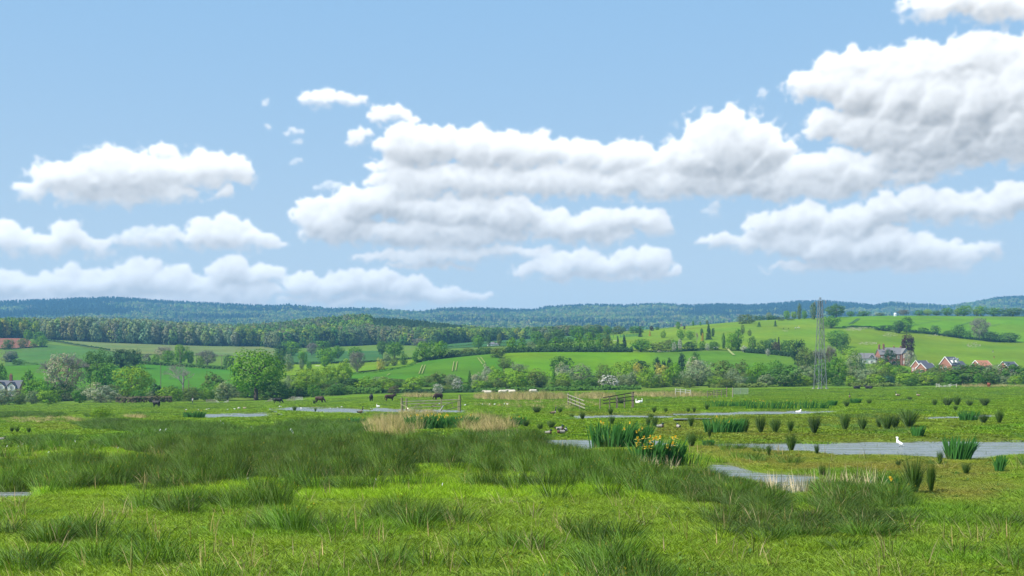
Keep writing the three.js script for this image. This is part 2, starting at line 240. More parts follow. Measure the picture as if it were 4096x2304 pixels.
function turf(c) {
  let k = mixc(C_GRASS, C_DEEP, smoothstep(c.n + c.m * 0.5, 0.0, 0.55) * 0.7);
  k = mixc(k, C_BRIGHT, clamp(c.bright + 0.25 * c.n, 0, 1) * 0.9);
  k = mixc(k, C_OLIVE, clamp(c.olive * (0.75 + 0.6 * c.n), 0, 1));
  return k;
}
// one sheet of ground from the camera's feet to beyond the hills, finer where it is near
function sheet(name, d0, d1, rows, x0, x1, cols, colour) {
  const pos = [], col = [], idx = [], uv = [];
  for (let j = 0; j <= rows; j++) for (let i = 0; i <= cols; i++) {
    const d = d0 * (d1 / d0) ** (j / rows), px = lerp(x0, x1, i / cols), x = xOf(px, d), y = ground(x, -d), c = colour(x, -d, px, d);
    pos.push(x, y, -d); col.push(...c); uv.push(x / 3, d / 3);
  }
  for (let j = 0; j < rows; j++) for (let i = 0; i < cols; i++) { const a = j * (cols + 1) + i, b = a + cols + 1; idx.push(a, a + 1, b, a + 1, b + 1, b); }
  const g = new THREE.BufferGeometry();
  g.setAttribute('position', new THREE.Float32BufferAttribute(pos, 3)); g.setAttribute('color', new THREE.Float32BufferAttribute(col, 3)); g.setAttribute('uv', new THREE.Float32BufferAttribute(uv, 2));
  g.setIndex(idx); g.computeVertexNormals();
  return g;
}
function grainTexture(n, lo, hi, seed) {                               // fine even grain, no direction, for soil and turf
  const a = new Uint8Array(n * n * 4), r = rngOf(seed);
  for (let j = 0; j < n; j++) for (let i = 0; i < n; i++) { const v = lerp(lo, hi, clamp(0.5 + 0.5 * fbm(i / 8, j / 8, 4, n / 8) + 0.35 * (r() - 0.5), 0, 1)) * 255, o = (j * n + i) * 4; a[o] = a[o + 1] = a[o + 2] = v; a[o + 3] = 255; }
  const t = new THREE.DataTexture(a, n, n); t.wrapS = t.wrapT = THREE.RepeatWrapping; t.magFilter = THREE.LinearFilter; t.needsUpdate = true; return t;
}
const grain = grainTexture(512, 0.55, 1, 5);
const groundMat = new THREE.MeshPhysicalMaterial({ vertexColors: true, roughness: 1, specularIntensity: 0.05, map: grain, bumpMap: grain, bumpScale: 0.05 });
const structure = (g, m, name) => { const o = new THREE.Mesh(g, m); put(o, name); o.userData.kind = 'structure'; return o; };
structure(sheet('meadow', 6, 346, 430, -3500, 7600, 520, (x, z) => {
  const c = cover(x, z); let k = turf(c);
  k = mixc(k, C_RUSH, clamp(c.rush, 0, 1) * 0.6);
  k = mixc(k, C_MUD, smoothstep(-c.out, -26, -4) * clamp(0.55 + c.n * 0.9, 0, 1));
  return k.map((v) => v * (1 + 0.25 * c.n));
}), groundMat, 'meadow_ground');
const C_HILL = [0.115, 0.215, 0.022], C_WOODFLOOR = [0.035, 0.050, 0.018];
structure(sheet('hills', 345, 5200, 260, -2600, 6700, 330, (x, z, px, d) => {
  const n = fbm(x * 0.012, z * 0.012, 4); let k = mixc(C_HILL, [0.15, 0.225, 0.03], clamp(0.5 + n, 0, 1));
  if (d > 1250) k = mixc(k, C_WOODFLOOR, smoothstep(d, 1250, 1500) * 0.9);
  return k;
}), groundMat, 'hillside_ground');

// water: level sheets, only where the ground is dug out
const ripple = (() => { const n = 512, a = new Uint8Array(n * n * 4); for (let j = 0; j < n; j++) for (let i = 0; i < n; i++) { const v = clamp(0.5 + 0.55 * (fbm(i / 64, j / 16, 4, 8) + 0.4 * fbm(i / 16 + 3, j / 8, 3, 32)), 0, 1) * 255, o = (j * n + i) * 4; a[o] = a[o + 1] = a[o + 2] = v; a[o + 3] = 255; } const t = new THREE.DataTexture(a, n, n); t.wrapS = t.wrapT = THREE.RepeatWrapping; t.magFilter = THREE.LinearFilter; t.needsUpdate = true; return t; })();
const windStreaks = (() => { const n = 512, a = new Uint8Array(n * n * 4); for (let j = 0; j < n; j++) for (let i = 0; i < n; i++) { const v = clamp(0.5 + 0.9 * fbm(i / 128, j / 21.333, 4, 4), 0, 1), o = (j * n + i) * 4; a[o] = a[o + 2] = a[o + 1] = lerp(0.16, 1, smoothstep(v, 0.25, 0.65)) * 255; a[o + 3] = 255; } const t = new THREE.DataTexture(a, n, n); t.wrapS = t.wrapT = THREE.RepeatWrapping; t.magFilter = THREE.LinearFilter; t.repeat.set(0.25, 0.25); t.needsUpdate = true; return t; })();   // where the breeze ruffles the water
const waterMat = new THREE.MeshPhysicalMaterial({ color: lin(0.20, 0.225, 0.22), roughness: 0.5, roughnessMap: windStreaks, ior: 1.4, specularIntensity: 1, bumpMap: ripple, bumpScale: 0.12 });
const POND_NAMES = { right: 'marsh_pond', middle: 'marsh_pond', lower: 'marsh_pond', stream: 'marsh_stream', far: 'marsh_stream', inlet: 'marsh_pond', corner: 'marsh_pond' };
for (const p of PONDS) {
  const [x0, x1, y0, y1] = p.box, nx = Math.ceil((x1 - x0) / 9), ny = Math.ceil((y1 - y0) / 2.2), pos = [], uv = [], idx = [], id = new Map();
  const mine = (px, row) => { const n = pondAt(px, row)[1]; return !n || n === p; };
  const vert = (i, j) => { const key = i * 4096 + j; if (!id.has(key)) { const px = lerp(x0, x1, i / nx), row = lerp(y0, y1, j / ny), d = F * (EYE - p.level) / (row - HORIZON), x = xOf(px, d); id.set(key, pos.length / 3); pos.push(x, p.level, -d); uv.push(x / 4, d / 4); } return id.get(key); };
  for (let j = 0; j < ny; j++) for (let i = 0; i < nx; i++) if (inPond(p, lerp(x0, x1, (i + 0.5) / nx), lerp(y0, y1, (j + 0.5) / ny)) < 36 && mine(lerp(x0, x1, (i + 0.5) / nx), lerp(y0, y1, (j + 0.5) / ny))) { const a = vert(i, j), b = vert(i + 1, j), c = vert(i, j + 1), d = vert(i + 1, j + 1); idx.push(a, c, b, b, c, d); }
  const g = new THREE.BufferGeometry(); g.setAttribute('position', new THREE.Float32BufferAttribute(pos, 3)); g.setAttribute('uv', new THREE.Float32BufferAttribute(uv, 2)); g.setIndex(idx); g.computeVertexNormals();
  structure(g, waterMat, POND_NAMES[p.name] + '_water');
}
// ---------------------------------------------------------------- leaves, crowns, trunks
class Leaves {                                        // collects small leaf-clump faces
  constructor(seed) { this.r = rngOf(seed); this.p = []; this.n = []; this.c = []; this.i = []; }
  face(x, y, z, nx, ny, nz, w, h, tint, loose = 0.9) {        // a small leaf spray lying roughly across its outward direction
    const r = this.r, l = Math.hypot(nx, ny, nz) || 1; nx /= l; ny /= l; nz /= l;
    let gx = nx + (r() - 0.5) * loose, gy = ny + (r() - 0.5) * loose, gz = nz + (r() - 0.5) * loose; const gl = Math.hypot(gx, gy, gz) || 1; gx /= gl; gy /= gl; gz /= gl;
    let ax = r() - 0.5, ay = r() - 0.5, az = r() - 0.5; const q0 = ax * gx + ay * gy + az * gz; ax -= q0 * gx; ay -= q0 * gy; az -= q0 * gz; const al = Math.hypot(ax, ay, az) || 1; ax /= al; ay /= al; az /= al;
    const bx = gy * az - gz * ay, by = gz * ax - gx * az, bz = gx * ay - gy * ax;
    const k = this.p.length / 3, hw = w / 2, hh = h / 2, jx = (r() - 0.5) * 0.5, jy = (r() - 0.5) * 0.5;
    for (const [u, v] of [[-1, -0.6 + jx], [0.5 + jy, -1], [1, 0.6 - jx], [-0.5 - jy, 1]]) this.p.push(x + ax * u * hw + bx * v * hh, y + ay * u * hw + by * v * hh, z + az * u * hw + bz * v * hh);
    for (let q = 0; q < 4; q++) { this.n.push(lerp(nx, gx, 0.6), lerp(ny, gy, 0.6), lerp(nz, gz, 0.6)); this.c.push(...tint); }
    this.i.push(k, k + 1, k + 2, k, k + 2, k + 3);
  }
  geometry() { const g = new THREE.BufferGeometry(); g.setAttribute('position', new THREE.Float32BufferAttribute(this.p, 3)); g.setAttribute('normal', new THREE.Float32BufferAttribute(this.n, 3)); g.setAttribute('color', new THREE.Float32BufferAttribute(this.c, 3)); g.setIndex(this.i); return g; }
}
const BLOOM = [0.58, 0.57, 0.50];
// a crown one metre wide and one metre tall: lobes set round a body, each lobe covered with leaf clumps
function crown(seed, { low = 0.16, lobes = 26, leaf = 0.045, body = [0.33, 0.34, 0.33], mid = 0.58, lobe = [0.12, 0.2], gaps = 0.15, vary = 0.22, fill = 1, slim = 1, bloom = 0 }) {
  const L = new Leaves(seed), r = L.r, spin = r() * 6.28, list = [];
  for (let k = 0; k < lobes; k++) {
    const t = (k + 0.5) / lobes, y = 1 - 2 * t, ring = Math.sqrt(1 - y * y), a = spin + k * 2.39996, j = 0.62 + 0.58 * r(), q = lerp(lobe[0] * 0.75, lobe[1] * 1.15, r());
    list.push([Math.cos(a) * ring * body[0] * j, clamp(mid + y * body[1] * j, low + q * 0.5, 1 - q * 0.8), Math.sin(a) * ring * body[2] * j, q, 1 + vary * (r() - 0.5) * 2, (r() - 0.5) * 0.25]);
  }
  const each = Math.max(4, Math.round(fill * 4.2 / (leaf * leaf * slim) / lobes));
  for (const [cx, cy, cz, q, v, hue] of list) for (let k = 0; k < each; k++) {
    const u = r() * 2 - 1, a = r() * 6.2832, s = Math.sqrt(1 - u * u), nx = Math.cos(a) * s, ny = u, nz = Math.sin(a) * s;
    const ox = cx / body[0], oy = (cy - mid) / body[1], oz = cz / body[2];
    if (nx * ox + ny * oy + nz * oz < -0.35 && r() > 0.25) continue;
    if (noise(nx * 2.2 + cx * 9, ny * 2.2 + cz * 9 + cy * 7) > 0.58 - gaps) continue;
    const q2 = q * (0.78 + 0.34 * r()), w = v * (0.86 + 0.28 * r());
    L.face(cx + nx * q2, Math.max(low * 0.8, cy + ny * q2 * 0.9), cz + nz * q2, nx * 0.75 + ox * 0.35, ny * 0.75 + oy * 0.35 + 0.3, nz * 0.75 + oz * 0.35, leaf * (0.7 + 0.7 * r()), leaf * slim * (0.7 + 0.7 * r()), r() < bloom ? BLOOM : bloom ? [0.10 * w, 0.17 * w, 0.03 * w] : [w * (1 + hue), w, w * (1 - hue * 0.5)]);
  }
  return fitted(L.geometry());
}
function fitted(g) {                                                     // stretch a crown so that it fills its metre of height and of width
  g.computeBoundingBox(); const b = g.boundingBox, q = g.attributes.position, wx = 1 / Math.max(b.max.x - b.min.x, b.max.z - b.min.z), hy = (1 - b.min.y) / (b.max.y - b.min.y);
  for (let i = 0; i < q.count; i++) q.setXYZ(i, (q.getX(i) - (b.min.x + b.max.x) / 2) * wx, b.min.y + (q.getY(i) - b.min.y) * hy, (q.getZ(i) - (b.min.z + b.max.z) / 2) * wx);
  return g;
}
function limb(a, b, ra, rb, sides = 6) {
  const A = new THREE.Vector3(...a), B = new THREE.Vector3(...b), v = B.clone().sub(A), g = new THREE.CylinderGeometry(rb, ra, v.length(), sides, 1);
  g.applyQuaternion(new THREE.Quaternion().setFromUnitVectors(new THREE.Vector3(0, 1, 0), v.clone().normalize())); g.translate((A.x + B.x) / 2, (A.y + B.y) / 2, (A.z + B.z) / 2); return g;
}
function trunk(seed, { top = 0.62, thick = 0.035, limbs = 7, spread = 0.3, fork = 0.22 }) {
  const r = rngOf(seed), gs = [limb([0, -0.04, 0], [0.01, fork, 0.01], thick, thick * 0.75, 8), limb([0.01, fork, 0.01], [0.02 * r(), top, 0.02 * r()], thick * 0.75, thick * 0.25)];
  for (let k = 0; k < limbs; k++) { const a = k * 2.4 + r(), y = lerp(fork, top * 0.85, r()), e = [Math.cos(a) * spread * (0.7 + 0.5 * r()), y + 0.18 + 0.14 * r(), Math.sin(a) * spread * (0.7 + 0.5 * r())]; gs.push(limb([0.01, y, 0.01], e, thick * 0.42, thick * 0.12, 5)); }
  return mergeGeometries(gs);
}
function bareTree(seed, depth = 5, width = 0.5) {                        // branching limbs and a haze of twigs
  const r = rngOf(seed), gs = [];
  const grow = (p, dir, len, rad, n) => {
    const e = p.clone().addScaledVector(dir, len); gs.push(limb(p.toArray(), e.toArray(), rad, rad * 0.68, n > 3 ? 6 : 3));
    if (!n) return;
    for (let k = 0, m = n > 3 ? 3 : 3 + (r() > 0.6); k < m; k++) { const d = dir.clone().add(new THREE.Vector3((r() - 0.5) * 1.7, (r() - 0.42) * 0.9, (r() - 0.5) * 1.7)).normalize(); grow(e, d, len * (0.66 + 0.2 * r()), rad * (n < 3 ? 0.62 : 0.6), n - 1); }
  };
  grow(new THREE.Vector3(0, -0.03, 0), new THREE.Vector3(0.04, 1, 0).normalize(), 0.26, 0.032, depth);
  const g = mergeGeometries(gs); g.computeBoundingBox(); const b = g.boundingBox, s = 1 / (b.max.y), w = 1 / Math.max(b.max.x - b.min.x, b.max.z - b.min.z); g.scale(w, s, w); return g;
}
function coniferCrown(seed, { tiers = 11, base = 0.06, leaf = 0.10, wide = 0.5, per = 46, droop = 0.35 }) {
  const L = new Leaves(seed), r = L.r;
  for (let t = 0; t < tiers; t++) {
    const y = lerp(base, 0.96, t / (tiers - 1)), R = wide * (1 - (y - base) / (1.02 - base)) ** 0.8 * (0.85 + 0.3 * r()), n = Math.round(per * (0.25 + R / wide)), v = 1 + 0.3 * (r() - 0.5);
    for (let k = 0; k < n; k++) { const a = r() * 6.2832, q = Math.sqrt(r()) * R + 0.012, w = v * (0.8 + 0.4 * r()); L.face(Math.cos(a) * q, y + 0.07 * (1 - q / (R + 0.01)) - droop * 0.1 * q + 0.03 * (r() - 0.5), Math.sin(a) * q, Math.cos(a), 0.7, Math.sin(a), leaf * (0.5 + r()), leaf * (0.45 + 0.6 * r()), [w, w, w]); }
  }
  return L.geometry();
}
const K = {
  oak: [1, 2].map((s) => ({ c: crown(s, { lobes: 48, leaf: 0.026, lobe: [0.09, 0.16], body: [0.36, 0.36, 0.36], mid: 0.56, low: 0.10, gaps: 0.22, vary: 0.2 }), t: trunk(s, {}) })),
  round: [3, 4, 5, 6].map((s) => ({ c: crown(s, { lobes: 30, leaf: 0.040, low: 0.03, mid: 0.52, body: [0.34, 0.4, 0.34] }), t: trunk(s, {}) })),
  bush: [11, 12, 13, 14, 15].map((s) => ({ c: crown(s, { lobes: 24, leaf: 0.040, low: 0.0, mid: 0.46, body: [0.36, 0.42, 0.36], lobe: [0.1, 0.19], gaps: 0.1, vary: 0.16 }), t: trunk(s, { thick: 0.02, top: 0.4, fork: 0.08 }) })),
  willow: [21, 22, 23].map((s) => ({ c: crown(s, { lobes: 34, leaf: 0.026, slim: 1.7, low: 0.0, mid: 0.47, body: [0.36, 0.42, 0.36], lobe: [0.09, 0.16], gaps: 0.05, vary: 0.14, fill: 0.9 }), t: trunk(s, { thick: 0.022, top: 0.5, fork: 0.1 }) })),
  may: [26, 27, 28].map((s) => ({ c: crown(s, { lobes: 26, leaf: 0.05, low: 0.0, mid: 0.47, body: [0.36, 0.42, 0.36], lobe: [0.08, 0.18], gaps: 0.2, vary: 0.2, fill: 0.75, bloom: 0.68 }), t: trunk(s, { thick: 0.022, top: 0.5, fork: 0.1 }) })),
  tall: [31, 32, 33].map((s) => ({ c: crown(s, { lobes: 34, leaf: 0.055, low: 0.0, mid: 0.46, body: [0.34, 0.46, 0.34], lobe: [0.1, 0.2], gaps: 0.15 }), t: trunk(s, { top: 0.8, fork: 0.3 }) })),
  bud: [41, 42].map((s) => ({ c: crown(s, { lobes: 40, leaf: 0.018, slim: 2.2, low: 0.12, mid: 0.56, body: [0.34, 0.38, 0.34], lobe: [0.1, 0.17], gaps: 0.1, vary: 0.12, fill: 0.75 }), t: bareTree(s, 5) })),
  bare: [51, 52].map((s) => ({ c: null, t: bareTree(s, 6) })),
  conifer: [61, 62].map((s) => ({ c: coniferCrown(s, {}), t: trunk(s, { thick: 0.03, limbs: 0, top: 0.9 }) })),
  poplar: [71, 72].map((s) => ({ c: crown(s, { lobes: 40, leaf: 0.06, low: 0.06, mid: 0.5, body: [0.26, 0.46, 0.26], lobe: [0.1, 0.22], gaps: 0.08 }), t: trunk(s, { limbs: 3, spread: 0.12 }) })),
};
// leaf colours are those of the leaves themselves
const LEAF = Object.fromEntries(Object.entries({
  fresh: [0.092, 0.200, 0.008], lime: [0.150, 0.245, 0.014], green: [0.070, 0.165, 0.014], mid: [0.058, 0.125, 0.018], dark: [0.030, 0.066, 0.018], olive: [0.095, 0.135, 0.026], sage: [0.150, 0.190, 0.085],
  pale: [0.235, 0.250, 0.150], yellow: [0.290, 0.270, 0.045], brown: [0.085, 0.075, 0.040], copper: [0.040, 0.018, 0.020], pine: [0.018, 0.042, 0.022], gold: [0.280, 0.190, 0.020], bluegreen: [0.045, 0.110, 0.050], grey: [0.140, 0.150, 0.098], white: [0.65, 0.65, 0.65], tan: [0.235, 0.23, 0.14],
}).map(([k, c]) => [k, leafy(lin(...c.map((v) => v * 1.42)), 0.3)]));
const barkMat = matte(lin(0.095, 0.075, 0.055), 0.95), paleBark = matte(lin(0.24, 0.22, 0.19), 0.95);
const hash = (a, b) => { const s = Math.sin(a * 12.9898 + b * 78.233) * 43758.5453; return s - Math.floor(s); };
const CATEGORY = { bush: 'bush', willow: 'bush', may: 'bush' };
// a tree or bush between columns x0 and x1, from the row of its top down to the ground, at distance d (or where its base row meets the ground)
function plant(x0, x1, top, base, d, kind, leaf, name, label, group) {
  const px = (x0 + x1) / 2; if (d === 0) d = findD(px, base, 340);
  const p = place(px, d), w = (x1 - x0) / F * d * 1.17, h = (EYE + (HORIZON - top) / F * d - p.y) * 1.05, set = K[kind], v = set[Math.floor(hash(x0, top) * set.length)];
  const g = new THREE.Group(); g.position.copy(p); g.rotation.y = hash(top, x1) * 6.28; g.scale.set(w, Math.max(h, w * 0.25), w);
  part(g, 'trunk', v.t, kind === 'bare' || kind === 'bud' ? paleBark : barkMat);
  if (v.c) part(g, 'crown', v.c, LEAF[leaf]);
  put(g, name); tag(g, label, CATEGORY[kind] ?? (name.includes('bush') || name.includes('shrub') ? 'bush' : 'tree'), group);
  return g;
}
// ---------------------------------------------------------------- woods too far off to count: instanced trees
function wood(name, label, geometry, material, list) {                 // list: [position, width, height, turn, tint]
  const m = new THREE.InstancedMesh(geometry, material, list.length), q = new THREE.Matrix4(), e = new THREE.Quaternion(), Y = new THREE.Vector3(0, 1, 0), c = new THREE.Color();
  list.forEach(([p, w, h, turn, tint], i) => { m.setMatrixAt(i, q.compose(p, e.setFromAxisAngle(Y, turn), new THREE.Vector3(w, h, w))); m.setColorAt(i, c.setRGB(...tint)); });
  put(m, name); m.userData.kind = 'stuff'; m.userData.label = label; m.userData.category = 'forest'; return m;
}
{
  const r = rngOf(909), broad = crown(301, { lobes: 10, leaf: 0.17, low: 0.0, mid: 0.52, body: [0.3, 0.36, 0.3], lobe: [0.18, 0.26], gaps: 0.05, vary: 0.2 });
  const cone = coniferCrown(302, { tiers: 6, leaf: 0.26, per: 12, base: 0.03, wide: 0.46 });
  const white = leafy(lin(1.35, 1.35, 1.35), 0.4);
  const far = [], pines = [];
  for (let n = 0; n < 33000; n++) {
    const d = lerp(1900, 4150, Math.sqrt(r())), px = lerp(-1500, 5600, r()), x = xOf(px, d), p = new THREE.Vector3(x, landAt(px, d) - 0.5, -d);
    const row = rowOf(p.y, d), a = fbm(x * 0.0016 + 3, d * 0.0022, 3), ridge = smoothstep(d, 3500, 3950), right = smoothstep(px, 2100, 2700) * 0.28 + 0.25 * (1 - smoothstep(px, 300, 900));
    if (d < 2500 && a > 0.25 && px > 900 && px < 2500) continue;
    const isPine = a + ridge * 0.35 + right + 0.22 * (r() - 0.5) > 0.30;
    if (isPine) pines.push([p, 9 + 4 * r(), 13 + 7 * r(), r() * 6, mixc([0.026, 0.056, 0.036], [0.040, 0.085, 0.034], r())]);
    else { const b = fbm(x * 0.006, d * 0.006 + 7, 3) + 0.5 * (r() - 0.5), t = b > 0.12 ? [0.130, 0.160, 0.038] : b > -0.12 ? [0.062, 0.105, 0.022] : b > -0.28 ? [0.100, 0.118, 0.058] : [0.042, 0.078, 0.022]; far.push([p, 12 + 8 * r(), 11 + 8 * r(), r() * 6, t.map((v) => v * (1.15 + 0.5 * r()))]); }
  }
  wood('broadleaf_forest', 'hazy blue-green broadleaf forest covering the far ridge', broad, white, far);
  wood('conifer_forest', 'dark conifer plantation along the far skyline', cone, white, pines);
  // the nearer woods on the left and behind the middle fields
  const near = [], nearPine = [], g2 = crown(305, { lobes: 18, leaf: 0.085, low: 0.0, mid: 0.52, body: [0.32, 0.42, 0.32], lobe: [0.13, 0.2], gaps: 0.12, vary: 0.2 }), c2 = coniferCrown(306, { tiers: 9, leaf: 0.15, per: 22, base: 0.03, wide: 0.44 });
  const front = piecewise([[-400, 930], [0, 990], [120, 1010], [330, 1000], [1050, 1010], [1090, 960], [1300, 980], [1500, 1000], [1750, 960], [1800, 980], [1950, 1010], [2000, 1050], [2300, 1000], [2420, 1060]]);
  const tallness = piecewise([[-400, 17], [0, 16], [200, 17], [330, 20], [600, 19], [900, 15], [1100, 15], [1300, 16], [1500, 15], [1900, 12], [2400, 9]]);
  for (let n = 0; n < 7600; n++) {
    const px = n < 5600 ? lerp(-900, 2420, r()) : lerp(1380, 1860, r()), deep = r() ** 1.6, d = front(px) + deep * 420 + 6 * r(); if (px > 1950 && deep > 0.5) continue;
    const x = xOf(px, d), p = new THREE.Vector3(x, landAt(px, d) - 0.5, -d), a = fbm(x * 0.012 + 5, d * 0.008, 3), plantation = px > 1480 && px < 1850 && deep > 0.12;
    if (plantation || (px > 1250 && px < 1480 && deep > 0.6 && r() < 0.15) || r() < 0.006) nearPine.push([p, 6 + 3 * r(), (plantation ? 9 : 13) + 4 * r(), r() * 6, plantation ? mixc([0.050, 0.110, 0.040], [0.075, 0.140, 0.040], r()) : [0.022, 0.045, 0.024]]);
    else { const left = px > 150 && px < 950, b = a + 0.7 * (r() - 0.5), t = left ? (b > 0.20 ? [0.135, 0.175, 0.050] : b > -0.32 ? [0.118, 0.150, 0.078] : [0.080, 0.112, 0.048]) : b > 0.25 ? [0.130, 0.185, 0.022] : b > -0.05 ? [0.065, 0.118, 0.020] : b > -0.25 ? [0.060, 0.110, 0.026] : [0.100, 0.125, 0.058]; near.push([p, 8 + 5 * r(), tallness(px) * (0.8 + 0.4 * r()), r() * 6, t.map((v) => v * (1.15 + 0.5 * r()))]); }
  }
  wood('leafless_wood', 'long grey-green wood on the slope above the pale fields', g2, white, near);
  wood('conifer_wood', 'green conifer plantation on the rounded hill', c2, white, nearPine);
}
// ---------------------------------------------------------------- fields: sheets laid on the hillsides
function field(name, x0, x1, bottom, top, colour, lift = 0.35, nx = 60, ny = 30, vary = 0.16) {   // bottom and top: row or [px,row] tables, or {d}
  const pos = [], col = [], uv = [], idx = [], at = (e, px) => (typeof e === 'number' ? findD(px, e, 345) : e.d ? piecewise(e.d)(px) : findD(px, piecewise(e)(px), 345));
  for (let i = 0; i <= nx; i++) { const px = lerp(x0, x1, i / nx), d0 = at(bottom, px), d1 = Math.max(d0 + 0.5, at(top, px)); for (let j = 0; j <= ny; j++) { const d = lerp(d0, d1, j / ny), x = xOf(px, d), n = 1 + vary * (fbm(x * 0.03, d * 0.03, 4) * 1.6 + fbm(x * 0.25 + 9, d * 0.12, 2) * 0.9); pos.push(x, landAt(px, d) + lift, -d); col.push(colour[0] * n * (1 + 0.3 * noise(x * 0.02 + 7, d * 0.02)), colour[1] * n, colour[2] * n); uv.push(x / 3, d / 3); } }
  for (let i = 0; i < nx; i++) for (let j = 0; j < ny; j++) { const a = i * (ny + 1) + j, b = a + ny + 1; idx.push(a, b, a + 1, b, b + 1, a + 1); }
  const g = new THREE.BufferGeometry(); g.setAttribute('position', new THREE.Float32BufferAttribute(pos, 3)); g.setAttribute('color', new THREE.Float32BufferAttribute(col, 3)); g.setAttribute('uv', new THREE.Float32BufferAttribute(uv, 2)); g.setIndex(idx); g.computeVertexNormals();
  return structure(g, groundMat, name);
}
const GREEN = [0.080, 0.205, 0.012], TEAL = [0.060, 0.150, 0.036], PALE = [0.165, 0.215, 0.060], PASTURE = [0.135, 0.265, 0.008], GOLF = [0.160, 0.265, 0.014], CROP = [0.125, 0.265, 0.008], SOIL = [0.270, 0.120, 0.075], MEADOW = [0.150, 0.248, 0.010];
field('ploughed_field', -60, 150, 1396, [[-60, 1350], [60, 1350], [110, 1358], [150, 1385]], SOIL);
field('grass_field', -200, 360, { d: [[-200, 450], [360, 440]] }, { d: [[-200, 600], [0, 592], [150, 596], [360, 600]] }, GREEN);
field('grass_field', 20, 560, { d: [[20, 598], [360, 605], [560, 590]] }, [[20, 1400], [130, 1394], [190, 1378], [330, 1392], [440, 1408], [560, 1420]], [0.085, 0.180, 0.030]);
field('stubble_field', 180, 1110, [[180, 1362], [250, 1374], [330, 1388], [440, 1406], [560, 1418], [900, 1425], [1110, 1430]], { d: [[180, 985], [330, 990], [1050, 1000], [1110, 950]] }, PALE);
field('grass_field', 400, 950, { d: [[400, 400], [950, 420]] }, { d: [[400, 560], [560, 586], [930, 582], [950, 580]] }, [0.070, 0.200, 0.014]);
field('crop_field', 1130, 1530, [[1130, 1456], [1330, 1453], [1530, 1446]], [[1130, 1412], [1330, 1408], [1530, 1404]], TEAL);
field('crop_field', 1760, 2560, [[1760, 1396], [1935, 1388], [2060, 1384], [2560, 1346]], [[1760, 1378], [1935, 1366], [2100, 1358], [2300, 1345], [2560, 1336]], TEAL);
field('golf_strip', 1130, 1660, { d: [[1130, 520], [1400, 500], [1660, 515]] }, [[1130, 1462], [1400, 1456], [1530, 1450], [1660, 1442]], GOLF);
const tram = field('crop_field', 1400, 2010, { d: [[1400, 380], [2010, 395]] }, { d: [[1400, 478], [1500, 478], [1640, 505], [1700, 540], [1990, 545], [2010, 470]] }, GREEN);
field('pasture_field', 2020, 2620, { d: [[2020, 420], [2620, 430]] }, { d: [[2020, 548], [2500, 552], [2620, 550]] }, PASTURE);
field('pasture_field', 2600, 3190, { d: [[2600, 430], [3190, 440]] }, { d: [[2600, 548], [2850, 556], [3190, 545]] }, [0.105, 0.225, 0.016]);
field('golf_course', 2440, 3290, { d: [[2440, 590], [2600, 566], [3290, 575]] }, { d: [[2440, 840], [2600, 860], [3000, 905], [3290, 910]] }, GOLF, 0.35, 90, 60);
field('hill_meadow', 3300, 4400, { d: [[3300, 470], [4400, 480]] }, { d: [[3300, 750], [3500, 756], [3650, 748], [4000, 728], [4400, 720]] }, MEADOW, 0.35, 90, 50);
field('striped_field', 3340, 4400, { d: [[3340, 756], [3500, 762], [3650, 752], [4000, 732], [4400, 724]] }, { d: [[3340, 940], [4400, 960]] }, CROP, 0.35, 90, 50);
// pairs of wheel tracks in the tramlined field, and the darker ones in the striped field
const trackMat = matte(lin(0.22, 0.225, 0.055)), wheelMat = matte(lin(0.045, 0.125, 0.012));
function track(parent, name, pts, w, m) {
  const p = [], idx = []; pts.forEach(([px, d], i) => { for (const s of [-1, 1]) { const x = xOf(px, d) + s * w / 2; p.push(x, landAt(pxOf(x, d), d) + 0.75, -d); } if (i) idx.push(2 * i - 2, 2 * i - 1, 2 * i, 2 * i - 1, 2 * i + 1, 2 * i); });
  const g = new THREE.BufferGeometry(); g.setAttribute('position', new THREE.Float32BufferAttribute(p, 3)); g.setIndex(idx); g.computeVertexNormals(); return part(parent, name, g, m);
}
const rowsTo = (pts) => { const o = []; for (let i = 1; i < pts.length; i++) for (let k = 0; k < 10; k++) { const t = k / 10, px = lerp(pts[i - 1][0], pts[i][0], t), row = lerp(pts[i - 1][1], pts[i][1], t); o.push([px, findD(px, row, 345)]); } return o; };
for (const [a, b] of [[[1560, 1500], [1546, 1510]], [[1690, 1466], [1674, 1506]], [[1701, 1466], [1686, 1506]], [[1816, 1452], [1808, 1496]], [[1829, 1452], [1822, 1492]], [[1910, 1436], [1932, 1466]], [[1922, 1434], [1942, 1460]]]) track(tram, 'wheel_track', rowsTo([a, b]), 0.36, trackMat);
const striped = scene.getObjectByName('striped_field');
for (const pts of [[[3395, 1300], [3420, 1284], [3432, 1276]], [[3405, 1300], [3430, 1284], [3440, 1276]], [[3660, 1302], [3760, 1286], [3860, 1280]], [[3830, 1310], [3880, 1292], [3900, 1288]], [[3950, 1310], [4000, 1300], [4050, 1294]], [[3560, 1290], [3650, 1278], [3720, 1276]]]) track(striped, 'wheel_track', rowsTo(pts), 0.9, wheelMat);
track(scene.getObjectByName('pasture_field_001'), 'worn_path', rowsTo([[2906, 1396], [2920, 1412], [2938, 1428]]), 1.2, matte(lin(0.26, 0.30, 0.08)));
